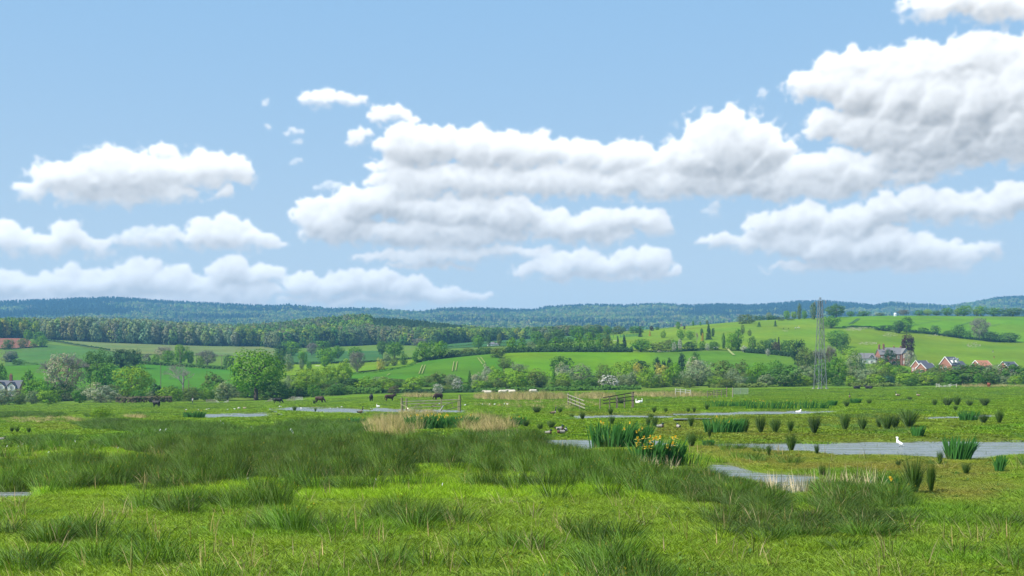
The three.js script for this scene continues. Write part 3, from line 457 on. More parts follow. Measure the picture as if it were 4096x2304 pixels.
// sand bunkers of the golf course
const sandMat = matte(lin(0.62, 0.55, 0.42));
function bunker(px, row, w, label) { const p = spot(px, row, 0.5, 345), g = new THREE.CircleGeometry(0.5, 20); const q = g.attributes.position; for (let i = 1; i < q.count; i++) { const k = 0.8 + 0.4 * hash(i, px); q.setXY(i, q.getX(i) * k, q.getY(i) * k); } g.rotateX(-Math.PI / 2 + 0.22); const m = new THREE.Mesh(g, sandMat); m.position.copy(p); m.scale.set(w / F * -p.z, 1, w / F * -p.z * 0.55); m.position.y += 0.15; put(m, 'sand_bunker'); tag(m, label, 'bunker', 'sand bunkers of the golf course'); }
bunker(3140, 1328, 26, 'long sand bunker below the golfers'); bunker(2462, 1367, 22, 'pale sand bunker right of the pale birch'); bunker(1270, 1468, 24, 'sand bunker on the pale golf strip');
// ---------------------------------------------------------------- every tree and bush that can be told apart
// left and right column, top row, base row, distance (0: where the base row meets the ground), shape, leaf, name, label
const PLANTS = `
3470 3560 1446 1530 432 willow olive willow_bush|olive willow below the gap between cottage and half-timbered house
3556 3640 1460 1535 430 bush green leafy_bush|green thicket below the half-timbered house bay
3636 3706 1474 1540 415 bush mid leafy_bush|dull thicket under the low brick house
3700 3790 1470 1540 412 bush olive leafy_bush|olive thicket between the two brick gables
3860 3950 1452 1530 425 bush mid leafy_bush|dark thicket under the orange tiled roof
3410 3470 1440 1520 450 bush green leafy_bush|green thicket left of the white cottage
1945 1965 1338 1372 800 round mid leafy_tree|small tree before the pale farmhouse
1984 2010 1334 1370 800 round olive leafy_tree|olive tree right of the pale farmhouse
3504 3540 1424 1470 540 bush olive garden_bush|olive garden bush before the left wing of the half-timbered house
3580 3600 1436 1470 544 bush mid garden_bush|small garden bush left of the half-timbered bay
-40 52 1552 1625 345 willow sage willow_bush|grey-green willow bush in front of the white gabled house
152 246 1560 1625 344 bush lime round_bush|rounded yellow-green bush right of the white gabled house
100 156 1560 1622 348 willow sage willow_bush|pale green bush between gabled house and rounded yellow-green bush
50 105 1578 1622 350 bush olive low_bush|low olive bush just right of the gabled house front
78 202 1518 1590 366 round fresh leafy_tree|bright leafy tree behind the bushes by the gabled house
88 142 1481 1540 400 tall green leafy_tree|small upright green tree behind the gabled house
-30 28 1458 1530 420 round mid leafy_tree|dark rounded tree above the gabled house roof
179 342 1417 1577 375 bud tan budding_tree|large buff budding tree with pale bare limbs
288 352 1556 1617 348 bush green round_bush|green bush under the buff budding tree
344 466 1531 1615 346 willow pale willow_bush|pale silvery willow bush beside the clipped brown hedge
210 300 1530 1600 372 bush mid leafy_bush|dark bush at the foot of the buff budding tree
325 450 1398 1531 455 oak mid oak_tree|broad dull green oak behind the silvery willow bush
357 476 1452 1535 430 round green leafy_tree|rounded green tree below the dull green oak
434 530 1397 1462 560 round dark leafy_tree|dark tree at the left end of the field hedge
500 568 1397 1458 555 round dark leafy_tree|dark spreading tree above the clipped hedge field
460 604 1460 1597 368 oak lime oak_tree|yellow-green young oak beside the brown clipped hedge
8 56 1357 1400 0 round mid leafy_tree|dark round tree left of the ploughed red field
68 115 1354 1394 0 round olive leafy_tree|round olive tree standing before the ploughed red field
118 150 1364 1392 0 round fresh leafy_tree|small bright tree at the corner of the red field
146 190 1343 1391 0 round fresh leafy_tree|bright round tree at the hedge end beyond the red field
94 130 1319 1362 960 round fresh leafy_tree|bright tree behind the red field against the wood
128 182 1326 1365 950 round green leafy_tree|wide green tree behind the red field against the wood
8 68 1402 1450 0 bush grey budding_bush|greyish half-bare bush in the left green field
26 66 1418 1450 0 bush dark dark_bush|dark low bush in the left green field
50 98 1436 1462 0 bush mid low_bush|small green bush on the left field edge
563 607 1412 1446 590 bush grey budding_bush|grey bush at the left end of the long field hedge
606 640 1418 1448 595 bush fresh round_bush|small bright bush on the long field hedge
641 700 1402 1446 600 round fresh leafy_tree|wide bright tree on the long field hedge
694 757 1379 1446 602 oak fresh oak_tree|tallest bright oak on the long field hedge
745 778 1402 1446 604 round green leafy_tree|narrow green tree right of the tallest hedge oak
622 697 1386 1440 640 bud tan budding_tree|pale buff tree behind the tallest hedge oak
786 816 1424 1450 605 bush lime round_bush|small lime bush on the long field hedge
791 868 1402 1450 612 bud grey budding_tree|greyish half-bare tree on the long field hedge
890 942 1418 1464 590 round mid leafy_tree|dark green tree where the long hedge meets the big oak
675 790 1455 1550 420 bare grey bare_tree|grey leafless spreading tree in the green field
897 1150 1400 1608 352 oak fresh oak_tree|biggest bright oak with a massive rounded crown
860 960 1520 1605 350 willow sage willow_bush|pale leaning bush under the left of the biggest oak
1040 1150 1520 1608 349 bush mid hawthorn_bush|shaded bush under the right of the biggest oak
596 652 1530 1597 352 bush dark dark_bush|dark bush right of the yellow-green young oak
632 708 1548 1600 350 bush lime round_bush|low lime bushy tree behind the birdwatching walker
680 736 1556 1604 356 bush fresh round_bush|small fresh bush left of the greyish willow
728 812 1539 1608 348 willow olive willow_bush|olive willow bush beside the birdwatching walker
798 852 1556 1606 352 bush lime hawthorn_bush|lime hawthorn bush with white blossom left of a gate
851 912 1530 1606 354 willow lime willow_bush|yellowish upright willow left of the biggest oak
808 908 1488 1560 385 bush olive budding_bush|dull olive scrub left of the biggest oak
1159 1290 1475 1580 372 oak lime oak_tree|airy yellow-green oak right of the biggest oak
1271 1345 1452 1548 395 willow lime willow_bush|yellowish willow right of the airy oak
1330 1412 1438 1544 405 willow lime willow_bush|taller yellowish willow above the railway signal
1357 1442 1514 1566 372 bush dark dark_bush|dark scrub right of the railway signal
1130 1180 1500 1560 392 willow sage willow_bush|pale scrub between the two large oaks
1420 1520 1505 1572 366 willow lime willow_bush|lime scrub above the lone standing bullock
1090 1150 1398 1478 600 round mid leafy_tree|dark round tree behind the right of the biggest oak
1140 1180 1410 1478 560 willow sage birch_tree|grey-green birch behind the biggest oak
1192 1234 1403 1458 620 round fresh leafy_tree|bright field tree before the teal field
1223 1250 1446 1478 560 bush green round_bush|small round green bush on the pale golf strip
1196 1218 1434 1478 565 willow sage birch_tree|slim birch beside the small round green bush
1271 1352 1392 1458 625 round fresh leafy_tree|broad bright tree in the middle of the teal field edge
1278 1320 1425 1475 580 round fresh leafy_tree|lower bright tree before the teal field edge
1326 1378 1382 1430 700 round green leafy_tree|green tree on the upper teal field
1390 1452 1387 1430 720 round fresh leafy_tree|round fresh tree below the conifer hill
1394 1462 1408 1493 500 bud grey budding_tree|bare ivy-clad tree at the corner of the tramlined field
1120 1208 1365 1416 800 round fresh leafy_tree|bright tree clump in front of the dark wood
1225 1268 1372 1426 790 bud grey budding_tree|greyish tree between two bright trees by the wood
1252 1324 1362 1414 800 round green leafy_tree|green tree in front of the dark wood
1098 1150 1378 1420 790 round dark leafy_tree|dark tree at the wood edge above the biggest oak
1503 1552 1364 1420 740 round mid leafy_tree|bluish tree left of the round hedge oak
1540 1617 1365 1432 640 oak green oak_tree|round dark-green hedge oak below the plantation
1652 1706 1354 1402 880 bud grey budding_tree|brown round tree at the plantation foot
1665 1735 1366 1458 545 round fresh leafy_tree|bright left half of the tall hedge above tramlines
1722 1792 1364 1455 548 round fresh leafy_tree|bright right half of the tall hedge above tramlines
1646 1676 1402 1460 540 poplar green leafy_tree|narrow green tree at the left end of the tall hedge
1780 1850 1398 1448 552 bush dark dark_bush|dark hedge thicket right of the tall hedge trees
1840 1910 1392 1442 556 bush olive scrub_bush|olive hedge scrub above the tramlined field
1900 1985 1388 1438 560 bush mid scrub_bush|green hedge scrub at the tramlined field corner
1890 1938 1340 1388 760 round fresh leafy_tree|lone bright two-stemmed tree before the pale farmhouse
1530 1564 1408 1464 530 willow sage birch_tree|taller grey birch left of the tramlined field
1596 1630 1413 1466 525 willow mid birch_tree|dark birch at the edge of the tramlined field
1560 1594 1426 1470 528 willow olive birch_tree|olive birch between two grey birches
1506 1540 1432 1480 505 bush yellow round_bush|small yellow bush left of the grey birches
1960 2030 1384 1470 510 willow olive scrub_bush|olive scrub column down the tramlined field corner
1990 2060 1430 1500 460 willow olive scrub_bush|olive scrub at the lower corner of the pasture
2040 2110 1450 1510 440 willow sage scrub_bush|greyish scrub below the hedge of tall trees
1502 1576 1506 1566 372 willow lime willow_bush|lime willow scrub left of the dark round bush
1600 1706 1504 1572 362 bush lime round_bush|wide lime bush behind the tan reeds
1548 1602 1541 1589 345 bush brown dark_bush|dark brownish bush behind the two dark cattle
1699 1790 1488 1556 382 bush olive scrub_bush|olive bush below the middle tramlines
1776 1836 1494 1560 378 willow sage willow_bush|sage willow left of the upright hawthorn
1864 1893 1488 1556 366 conifer mid conifer_shrub|narrow dark cone shrub right of the upright hawthorn
1728 1777 1536 1577 346 may white hawthorn_bush|low round hawthorn white with blossom
1808 1850 1506 1570 350 may white hawthorn_bush|upright hawthorn white with blossom
1880 1930 1488 1540 376 willow pale willow_bush|pale blossoming shrub right of the narrow cone shrub
1924 1976 1456 1530 390 willow pale willow_bush|silver-grey willow below the tramlined field corner
1950 2030 1466 1560 372 willow lime willow_bush|wide yellow-green willow behind the white cattle
1880 1960 1520 1572 358 bush lime round_bush|low yellowish bush left of the white cattle
2020 2120 1480 1568 366 bush lime round_bush|rounded yellowish bush behind the white cattle
2100 2200 1474 1560 372 willow olive willow_bush|tan-olive willow behind the white cattle
2199 2230 1471 1556 362 conifer green conifer_shrub|narrow green cone shrub among the pale willows
2199 2292 1427 1480 450 bush mid leafy_bush|dark green thicket at the pasture bottom
2218 2290 1450 1520 400 willow pale willow_bush|upper silvery willow below the pasture
2271 2386 1455 1545 385 willow sage willow_bush|broad sage willow below the pasture
2380 2446 1454 1530 392 willow olive willow_bush|brownish willow right of the broad sage willow
2228 2292 1506 1562 358 bush lime round_bush|yellow-green bush in front of the silvery willow
2340 2380 1510 1550 360 bush fresh round_bush|small vivid green bush left of the big white hawthorn
2398 2480 1501 1560 356 may white hawthorn_bush|big spreading hawthorn white with blossom
2460 2530 1490 1560 362 willow sage willow_bush|grey willow right of the big white hawthorn
2440 2530 1450 1530 395 bush lime round_bush|lime bush at the pasture corner above the hawthorn
2500 2556 1478 1560 368 willow sage willow_bush|greyish willow left of the upright yellow-green tree
2550 2628 1468 1562 360 willow lime willow_bush|upright yellow-green willow behind the tan reeds
2596 2650 1490 1556 370 willow sage willow_bush|grey shrub between two yellow-green trees
2640 2690 1480 1556 364 bush lime round_bush|low lime bush below the yellow flowering shrubs
2656 2730 1452 1548 372 round fresh leafy_tree|vivid green tree left of the big silver willow
2612 2690 1453 1500 410 bush yellow flowering_shrub|wide yellow flowering shrub by the dark cypresses
2532 2570 1450 1496 415 bush yellow flowering_shrub|small yellow flowering shrub left of the dark cypresses
2612 2646 1430 1475 430 poplar pine cypress_tree|left dark cypress above the yellow shrubs
2646 2666 1440 1475 432 poplar pine cypress_tree|thin dark cypress above the yellow shrubs
2664 2690 1432 1475 434 poplar pine cypress_tree|right dark cypress above the yellow shrubs
2520 2600 1438 1478 440 bush dark dark_bush|dark clipped shrubbery at the pasture foot
2710 2743 1413 1460 440 poplar pine cypress_tree|tallest dark cypress by the garden
2764 2800 1410 1448 470 bush mid leafy_bush|dark garden bush right of the tallest cypress
2740 2842 1428 1520 400 willow pale willow_bush|tall silvery willow behind the bigger willow
2725 2850 1456 1556 366 willow sage willow_bush|biggest silver-green willow by the tan reeds
2840 2932 1445 1540 380 bush olive leafy_bush|dull green tree right of the silver willow
2900 2960 1470 1545 372 willow sage willow_bush|grey-green shrub left of the brick shed
2930 3000 1440 1530 392 bush olive leafy_bush|olive tree behind the brick shed
2984 3072 1448 1540 370 round fresh leafy_tree|vivid tree right of the brick shed
3071 3200 1465 1560 356 bush mid dark_bush|large dark rounded bush left of the pylon
3064 3140 1440 1530 400 round green leafy_tree|green tree behind the large dark rounded bush
3166 3262 1458 1548 368 willow sage willow_bush|grey-green willow directly left of the pylon
3252 3330 1440 1545 362 round green leafy_tree|green tree behind the pylon legs
3310 3396 1430 1545 366 round green leafy_tree|dense green tree right of the pylon
3184 3264 1389 1470 470 round olive leafy_tree|light green spreading tree left of the pylon
3156 3228 1359 1455 500 round dark leafy_tree|tall dark tree left of the pylon
3296 3346 1385 1446 480 bud brown budding_tree|purplish budding tree right of the pylon
3240 3300 1400 1460 485 bud brown budding_tree|purplish budding tree left of the pylon
3298 3395 1322 1400 640 round green leafy_tree|green tree halfway up the hill right of the pylon
3340 3400 1335 1420 600 round mid leafy_tree|darker tree halfway up the hill right of the pylon
3363 3440 1379 1455 520 willow lime willow_bush|pale yellow-green tree left of the white cottage
3384 3472 1412 1550 400 willow sage willow_bush|grey willow below the white cottage
3440 3520 1470 1545 385 willow sage willow_bush|silvery scrub below the white cottage
3500 3586 1438 1540 392 willow lime willow_bush|yellowish willow below the half-timbered house
3518 3582 1498 1545 364 bush bluegreen low_bush|blue-green low bush below the half-timbered house
3534 3584 1396 1456 545 bush dark dark_bush|dark tree standing before the half-timbered house
3583 3680 1490 1552 356 bush lime round_bush|left lime bush below the brick houses
3660 3766 1486 1552 358 bush lime round_bush|right lime bush below the brick houses
3775 3972 1461 1545 362 bush mid dark_bush|long olive-dark thicket below the tall brick house
3600 3664 1340 1430 575 round copper copper_tree|dark purple copper tree behind the half-timbered house
3621 3663 1405 1450 550 bush pale flowering_shrub|white-flecked bush right of the half-timbered house
3640 3680 1440 1475 500 bush fresh round_bush|fresh green bush left of the slate-roofed houses
3730 3790 1455 1510 430 bush mid leafy_bush|dull bush between the two slate-roofed houses
3930 4030 1455 1540 420 willow sage willow_bush|grey scrub below the orange tiled roof
3990 4120 1450 1545 380 bush mid leafy_bush|dark scrub at the edge beyond the tan reeds
3960 4000 1500 1548 366 bush dark dark_bush|small dark bush by the brown calf
3573 3620 1282 1336 0 round dark leafy_tree|dark half of the big hedge tree below the silo
3600 3654 1268 1334 0 round green leafy_tree|green half of the big hedge tree below the silo
3500 3572 1302 1326 745 bush dark hedge_bush|left stretch of dark hedge below the silo
3666 3718 1308 1336 748 bush mid hedge_bush|low hedge bush right of the big hedge tree
3717 3762 1302 1346 745 tall mid leafy_tree|ragged hedge tree on the right hill
3764 3812 1320 1352 742 bush mid hedge_bush|low hedge gap bush on the right hill
3808 3860 1298 1356 738 round mid leafy_tree|grey-green hedge tree on the right hill
3856 3886 1322 1358 736 bush green hedge_bush|small green hedge bush left of the tall bare tree
3881 3952 1273 1362 735 bud grey budding_tree|tall half-bare tree in the right hill hedge
3924 4000 1326 1378 730 round dark leafy_tree|dark hedge tree at the end of the right hill hedge
3990 4080 1330 1390 728 round mid leafy_tree|green hedge tree beyond the end of the right hill hedge
3650 3700 1240 1272 1000 tall green leafy_tree|left upright tree of the skyline copse by the silo
3590 3640 1240 1272 1010 bud grey budding_tree|greyish tree just right of the silo
3690 3730 1238 1272 1000 round lime leafy_tree|lime round tree of the right skyline copse
3725 3765 1242 1272 1005 round mid leafy_tree|dull round tree of the right skyline copse
3760 3815 1232 1272 1000 round green leafy_tree|broad green tree of the right skyline copse
3812 3850 1236 1272 1004 round lime leafy_tree|yellowish tree of the right skyline copse
3820 3892 1222 1274 998 round fresh leafy_tree|tallest green tree of the right skyline copse
3888 3925 1236 1275 1000 round lime leafy_tree|small lime tree right of the tallest copse tree
3900 3946 1222 1276 996 round fresh leafy_tree|bright high tree near the right end of the copse
3940 4010 1230 1277 992 round green leafy_tree|wide green tree at the right end of the copse
4000 4100 1232 1280 990 round mid leafy_tree|last dark tree beyond the copse
2949 3025 1258 1296 0 bush olive clump_bush|olive clump of bushes on the golf skyline
3020 3060 1264 1294 905 bush mid hedge_bush|left hedge bush of the golf skyline row
3058 3108 1262 1294 905 bush mid hedge_bush|middle hedge bush of the golf skyline row
3062 3090 1250 1294 908 round sage leafy_tree|pale tree rising from the golf skyline row
3100 3140 1268 1293 905 bush olive hedge_bush|right hedge bush of the golf skyline row
3132 3163 1243 1290 900 round fresh leafy_tree|round bright tree left of the skyline poplars
3163 3190 1246 1290 898 round lime leafy_tree|yellowish tree beside the slim poplar
3188 3206 1214 1296 880 poplar olive poplar_tree|slim tall poplar on the skyline
3206 3230 1240 1290 890 poplar fresh poplar_tree|short poplar between the two tall poplars
3240 3268 1210 1298 870 poplar olive poplar_tree|broad tall poplar beside the pylon top
3112 3142 1286 1300 870 bush olive low_bush|left low shrub below the skyline poplars
3146 3178 1284 1300 868 bush olive low_bush|right low shrub below the skyline poplars
3026 3046 1288 1310 0 conifer mid conifer_shrub|small dark shrub alone on the golf turf
3094 3108 1282 1308 0 conifer dark conifer_tree|small dark conifer on the golf turf
3305 3383 1217 1282 900 oak mid oak_tree|big dark skyline tree right of the pylon top
3286 3362 1262 1345 760 round fresh leafy_tree|bright tree on the field edge right of the pylon
3384 3422 1246 1272 960 round green leafy_tree|small green tree right of the big skyline tree
3425 3482 1244 1272 960 round green leafy_tree|low wide green tree alone on the skyline
3498 3540 1250 1274 980 bush olive hedge_bush|low skyline bush left of the silo
2511 2578 1304 1334 0 bush green round_bush|green bush clump at the left end of the golf crest
2549 2571 1310 1350 0 conifer dark conifer_tree|dark bushy conifer left of the golden cone
2594 2605 1323 1346 0 conifer gold conifer_shrub|small golden cone conifer alone
2598 2616 1302 1332 840 round copper copper_tree|small purple round tree on the golf crest
2622 2638 1306 1326 850 bush mid low_bush|small dark bush on the golf crest
2640 2664 1318 1354 0 willow lime young_tree|thin pale sapling in the middle of the golf turf
2702 2724 1287 1318 0 round fresh young_tree|flat topped young tree on the golf crest
2733 2742 1302 1320 0 round copper copper_tree|tiny purple tree on the golf crest
2707 2741 1317 1362 0 round fresh leafy_tree|left bright maple of the pair on the golf slope
2743 2779 1322 1362 0 round fresh leafy_tree|right bright maple of the pair on the golf slope
2768 2778 1282 1304 0 poplar fresh young_tree|left green sapling on the golf skyline
2797 2806 1286 1304 0 poplar fresh young_tree|middle green sapling on the golf skyline
2822 2834 1278 1300 0 willow olive young_tree|right thin sapling on the golf skyline
2799 2814 1314 1346 0 poplar dark conifer_tree|left slim dark cone tree on the golf slope
2820 2849 1300 1362 0 conifer dark conifer_tree|tallest dark cone conifer on the golf slope
2845 2860 1312 1350 0 poplar dark conifer_tree|right slim dark cone tree on the golf slope
2802 2818 1334 1366 0 conifer gold conifer_shrub|golden cone below the slim dark cone tree
2962 2980 1296 1340 0 willow olive young_tree|thin grey sapling on the upper golf slope
2990 3006 1316 1346 0 willow olive young_tree|small grey sapling near the golfers
2780 2792 1330 1386 0 bare grey bare_tree|thin leafless tree above the white garden benches
2523 2604 1355 1412 560 round green leafy_tree|round green tree at the left of the golf hedge
2604 2668 1368 1412 562 bush olive hedge_bush|brownish bush in the golf hedge
2650 2700 1352 1412 575 willow olive leafy_tree|pale thin tree in the golf hedge
2684 2730 1360 1408 566 bush green hawthorn_bush|hedge bush between two blossoming hawthorns
2686 2706 1370 1408 560 may white hawthorn_bush|left white blossoming hawthorn in the golf hedge
2712 2729 1358 1390 560 may white hawthorn_bush|right white blossoming hawthorn in the golf hedge
2725 2790 1363 1406 564 bush dark hedge_bush|dark bush in the golf hedge
2796 2820 1364 1400 570 bush mid hedge_bush|green bush left of the white garden benches
2836 2882 1364 1396 572 bush mid hedge_bush|green bush above the white garden benches
2820 2840 1374 1398 568 may white hawthorn_bush|small white hawthorn above the white garden benches
2886 2903 1332 1384 580 poplar mid conifer_tree|narrow columnar tree in the golf hedge
2902 2950 1330 1396 570 round fresh leafy_tree|bright ragged tree right of the columnar tree
2934 2972 1316 1396 574 tall green leafy_tree|tall ragged green tree right of the columnar tree
2960 2992 1382 1404 560 may white hawthorn_bush|white hawthorn at the end of the worn path
2988 3030 1346 1402 565 tall mid leafy_tree|dark ragged tree right of the white hawthorn
3028 3080 1362 1404 565 bush mid hedge_bush|left green bush of the hedge below the golfers
3060 3110 1356 1404 570 bush bluegreen hedge_bush|bluish bush of the hedge below the golfers
3086 3124 1366 1404 566 bush brown hedge_bush|reddish bush of the hedge below the golfers
3106 3124 1352 1402 568 conifer pine conifer_tree|thin dark spire in the hedge below the golfers
3118 3168 1360 1404 566 bush mid hedge_bush|right green bush of the hedge below the golfers
3062 3082 1392 1408 540 may white hawthorn_bush|small white hawthorn below the golf hedge
2026 2072 1349 1412 555 tall fresh leafy_tree|leftmost tree of the tall hedge above the pasture
2068 2108 1350 1412 555 tall green leafy_tree|second tree of the tall hedge above the pasture
2104 2150 1364 1412 556 willow sage leafy_tree|pale tree of the tall hedge above the pasture
2146 2200 1356 1410 556 round mid leafy_tree|dark round tree of the tall hedge above the pasture
2196 2246 1348 1408 558 tall green leafy_tree|upright green tree of the tall hedge above the pasture
2240 2296 1349 1406 558 round mid leafy_tree|dull tree of the tall hedge above the pasture
2294 2342 1334 1404 560 tall fresh leafy_tree|bright tree near the right of the tall hedge
2338 2376 1330 1402 560 tall fresh leafy_tree|tallest bright tree of the tall hedge above the pasture
2372 2412 1332 1400 560 tall green leafy_tree|right bushy tree of the tall hedge above the pasture
2405 2450 1328 1396 565 willow olive birch_tree|pale birch at the right end of the tall hedge
2448 2500 1368 1402 565 bush mid hedge_bush|low scrub right of the pale birch
2462 2480 1348 1396 572 conifer pine conifer_tree|left dark conifer right of the pale birch
2482 2512 1344 1398 572 conifer pine conifer_tree|right dark conifer right of the pale birch
2120 2176 1324 1362 760 round green leafy_tree|green tree beyond the tall hedge on the left
2170 2210 1330 1362 770 round olive leafy_tree|olive tree beyond the tall hedge
2195 2264 1316 1358 770 round mid leafy_tree|wide dark tree beyond the tall hedge
2272 2345 1305 1352 790 round green leafy_tree|largest round tree beyond the tall hedge
2340 2412 1310 1346 800 round mid leafy_tree|low dark clump beyond the tall hedge
2410 2450 1306 1336 830 round green leafy_tree|round tree on the far golf edge
2446 2500 1300 1340 830 willow olive leafy_tree|thin pale trees on the far golf edge`;
for (const line of PLANTS.trim().split('\n')) {
  const [data, label] = line.split('|'), [x0, x1, top, base, d, kind, leaf, name] = data.split(' ');
  plant(+x0, +x1, +top, +base, +d, kind, leaf, name, label);
}
// scrub that closes the gaps at the marsh edge: alike, so they share a label
{
  const ORD = ['first', 'second', 'third', 'fourth', 'fifth', 'sixth', 'seventh', 'eighth', 'ninth', 'tenth'], count = new Map();
  const MARKS = [[-100, 'left edge of the view'], [90, 'white gabled house'], [260, 'buff budding tree trunk'], [405, 'silvery willow bush'], [530, 'yellow-green young oak'], [745, 'grey leafless tree'], [880, 'dark wooden bar gate'], [1020, 'biggest oak trunk'], [1195, 'small wooden bar gate'], [1345, 'railway signal'], [1485, 'end-on black bullock'], [1750, 'low round white hawthorn'], [1828, 'upright white hawthorn'], [2046, 'broad cream cow'], [2214, 'narrow green cone shrub'], [2440, 'big spreading white hawthorn'], [2590, 'upright yellow-green willow'], [2790, 'biggest silver-green willow'], [2984, 'brick shed'], [3135, 'large dark rounded bush'], [3281, 'pylon'], [3464, 'white cottage'], [3572, 'half-timbered house'], [3700, 'low brick house'], [3790, 'tall brick house'], [3930, 'orange tiled roof']];
  const r = rngOf(515), leaves = ['olive', 'mid', 'green', 'sage', 'olive', 'lime'], hedgeRow = piecewise([[0, 1600], [400, 1592], [700, 1588], [1200, 1570], [1500, 1562], [2000, 1550], [2500, 1540], [3000, 1532], [3500, 1528], [4100, 1522]]);
  for (let k = 0; k < 130; k++) { const deep = k > 83, px = deep ? -40 + (k - 84) * 91 + r() * 50 : -60 + k * 50 + r() * 30, w = (deep ? 66 : 44) + 40 * r(), top = hedgeRow(px) - 22 * r() - (deep ? 22 : 0); let m = 0; while (m < MARKS.length - 1 && MARKS[m + 1][0] <= px) m++;
    const key = m + (deep ? 'b' : 'f'), n = count.get(key) ?? 0; count.set(key, n + 1);
    plant(px - w / 2, px + w / 2, top - 14, 0, (deep ? 372 : 349) + 30 * r(), r() > 0.5 ? 'bush' : 'willow', leaves[Math.floor(r() * 6)], 'scrub_bush', `${ORD[n]} ${deep ? 'taller back-row' : 'low front-row'} scrub bush right of the ${MARKS[m][1]}`, 'scrub along the marsh edge'); }
}
// hedges: each one thing, a strip of leaf clumps along a line of the land
function hedge(pts, hpx, leaf, label, name = 'hedge', thick = 1.6, clipped = false) {
  const L = new Leaves(pts[0][0] | 0), r = L.r, line = pts.map(([px, row, d]) => place(px, d || findD(px, row, 340))), o = line[0].clone();
  for (let i = 1; i < line.length; i++) {
    const a = line[i - 1], b = line[i], len = a.distanceTo(b), d = -(a.z + b.z) / 2, h = hpx / F * d, n = Math.round(len * (h + thick) * 7);
    for (let k = 0; k < n; k++) {
      const t = r(), x = lerp(a.x, b.x, t), z = lerp(a.z, b.z, t), f = r() * 6.2832, bump = clipped ? 1 : 0.72 + 0.5 * fbm(x * 0.25, z * 0.25 + 5, 3) + 0.2 * r(), q = Math.sqrt(r()), Y = Math.max(0, Math.sin(f)), yy = clipped ? (r() < 0.35 ? 1 : r()) : 0.5 + 0.5 * Math.sin(f) * q, zz = clipped ? (r() - 0.5) : Math.cos(f) * q * 0.5, v = 0.8 + 0.4 * r();
      const X = x + zz * thick * 0.3, Z = z + zz * thick, gy = ground(X, Z);
      L.face(X - o.x, gy + yy * h * bump - o.y, Z - o.z, 0.2 * (r() - 0.5), yy > 0.7 ? 1 : 0.5, zz > 0 ? 0.8 : -0.8, 0.5 + 0.4 * r(), 0.4 + 0.35 * r(), [v, v, v]);
    }
  }
  const g = new THREE.Group(); g.position.copy(o); part(g, 'foliage', L.geometry(), LEAF[leaf]); put(g, name); tag(g, label, 'hedge'); return g;
}
hedge([[464, 0, 338], [560, 0, 339], [620, 0, 340], [688, 0, 341]], 22, 'brown', 'clipped brown flat-topped hedge behind the nearest black bullock', 'clipped_hedge', 2.2, true);
hedge([[560, 0, 586], [700, 0, 590], [800, 0, 588], [930, 0, 584]], 14, 'mid', 'long dark hedge along the top of the bare tree field', 'field_hedge', 2, true);
hedge([[190, 1364], [250, 1372], [330, 1386], [400, 1396], [440, 1404]], 8, 'dark', 'thin dark hedge slanting between two pale fields', 'field_hedge');
hedge([[0, 1398], [60, 1398], [130, 1392], [190, 1390]], 7, 'dark', 'dark hedge under the ploughed red field', 'field_hedge');
hedge([[60, 1452], [100, 1456], [150, 1461]], 8, 'mid', 'short hedge on the crest of the left field', 'field_hedge');
hedge([[1100, 0, 372], [1200, 0, 358], [1350, 0, 356], [1520, 0, 352]], 34, 'mid', 'rough bramble hedge behind the grazing bullock', 'bramble_hedge', 4);
hedge([[1520, 0, 352], [1700, 0, 350], [1900, 0, 348]], 16, 'dark', 'low dark hedge behind the tan reeds and brown bullock', 'bramble_hedge', 3);
hedge([[1900, 0, 350], [2170, 0, 347], [2400, 0, 346], [2560, 0, 348]], 22, 'mid', 'rough green hedge behind the white cattle', 'bramble_hedge', 3);
hedge([[2840, 0, 352], [2950, 0, 348], [3060, 0, 348]], 20, 'olive', 'rough hedge behind the metal gate', 'bramble_hedge', 3);
hedge([[3400, 0, 350], [3520, 0, 348], [3600, 0, 350]], 18, 'olive', 'rough hedge behind the two resting animals', 'bramble_hedge', 3);
hedge([[1170, 1458], [1230, 1457], [1330, 1455], [1420, 1450]], 9, 'dark', 'dark hedge between the teal field and the pale golf strip', 'field_hedge');
hedge([[1440, 1452], [1510, 1446], [1600, 1440], [1660, 1436]], 9, 'dark', 'dark hedge above the birches', 'field_hedge');
hedge([[1780, 1392], [1850, 1386], [1935, 1378], [2060, 1374]], 7, 'mid', 'thin hedge on the teal field before the pale farmhouse', 'field_hedge');
hedge([[1400, 0, 485], [1500, 0, 480], [1640, 0, 510], [1660, 0, 530]], 9, 'green', 'low hedge along the left edge of the tramlined field', 'field_hedge');
hedge([[3370, 1312], [3430, 1312], [3500, 1314]], 10, 'dark', 'dark hedge below the striped crop field', 'field_hedge');
hedge([[2600, 1412], [2700, 1409], [2790, 1402], [2850, 1396]], 8, 'dark', 'dark hedge foot below the golf course', 'field_hedge');
hedge([[2012, 0, 549], [2150, 0, 551], [2300, 0, 553], [2450, 0, 556], [2530, 0, 556]], 26, 'dark', 'dense dark hedge under the tall trees above the pasture', 'field_hedge', 4);
hedge([[1660, 0, 542], [1800, 0, 550], [1990, 0, 552]], 20, 'dark', 'dense dark hedge along the top of the tramlined field', 'field_hedge', 3);
hedge([[2980, 0, 556], [3080, 0, 556], [3170, 0, 552]], 22, 'dark', 'dense dark hedge below the golfers', 'field_hedge', 3);
hedge([[3640, 0, 748], [3760, 0, 744], [3880, 0, 736], [4060, 0, 728]], 14, 'dark', 'long dark hedge slanting down the right hill', 'field_hedge', 3);
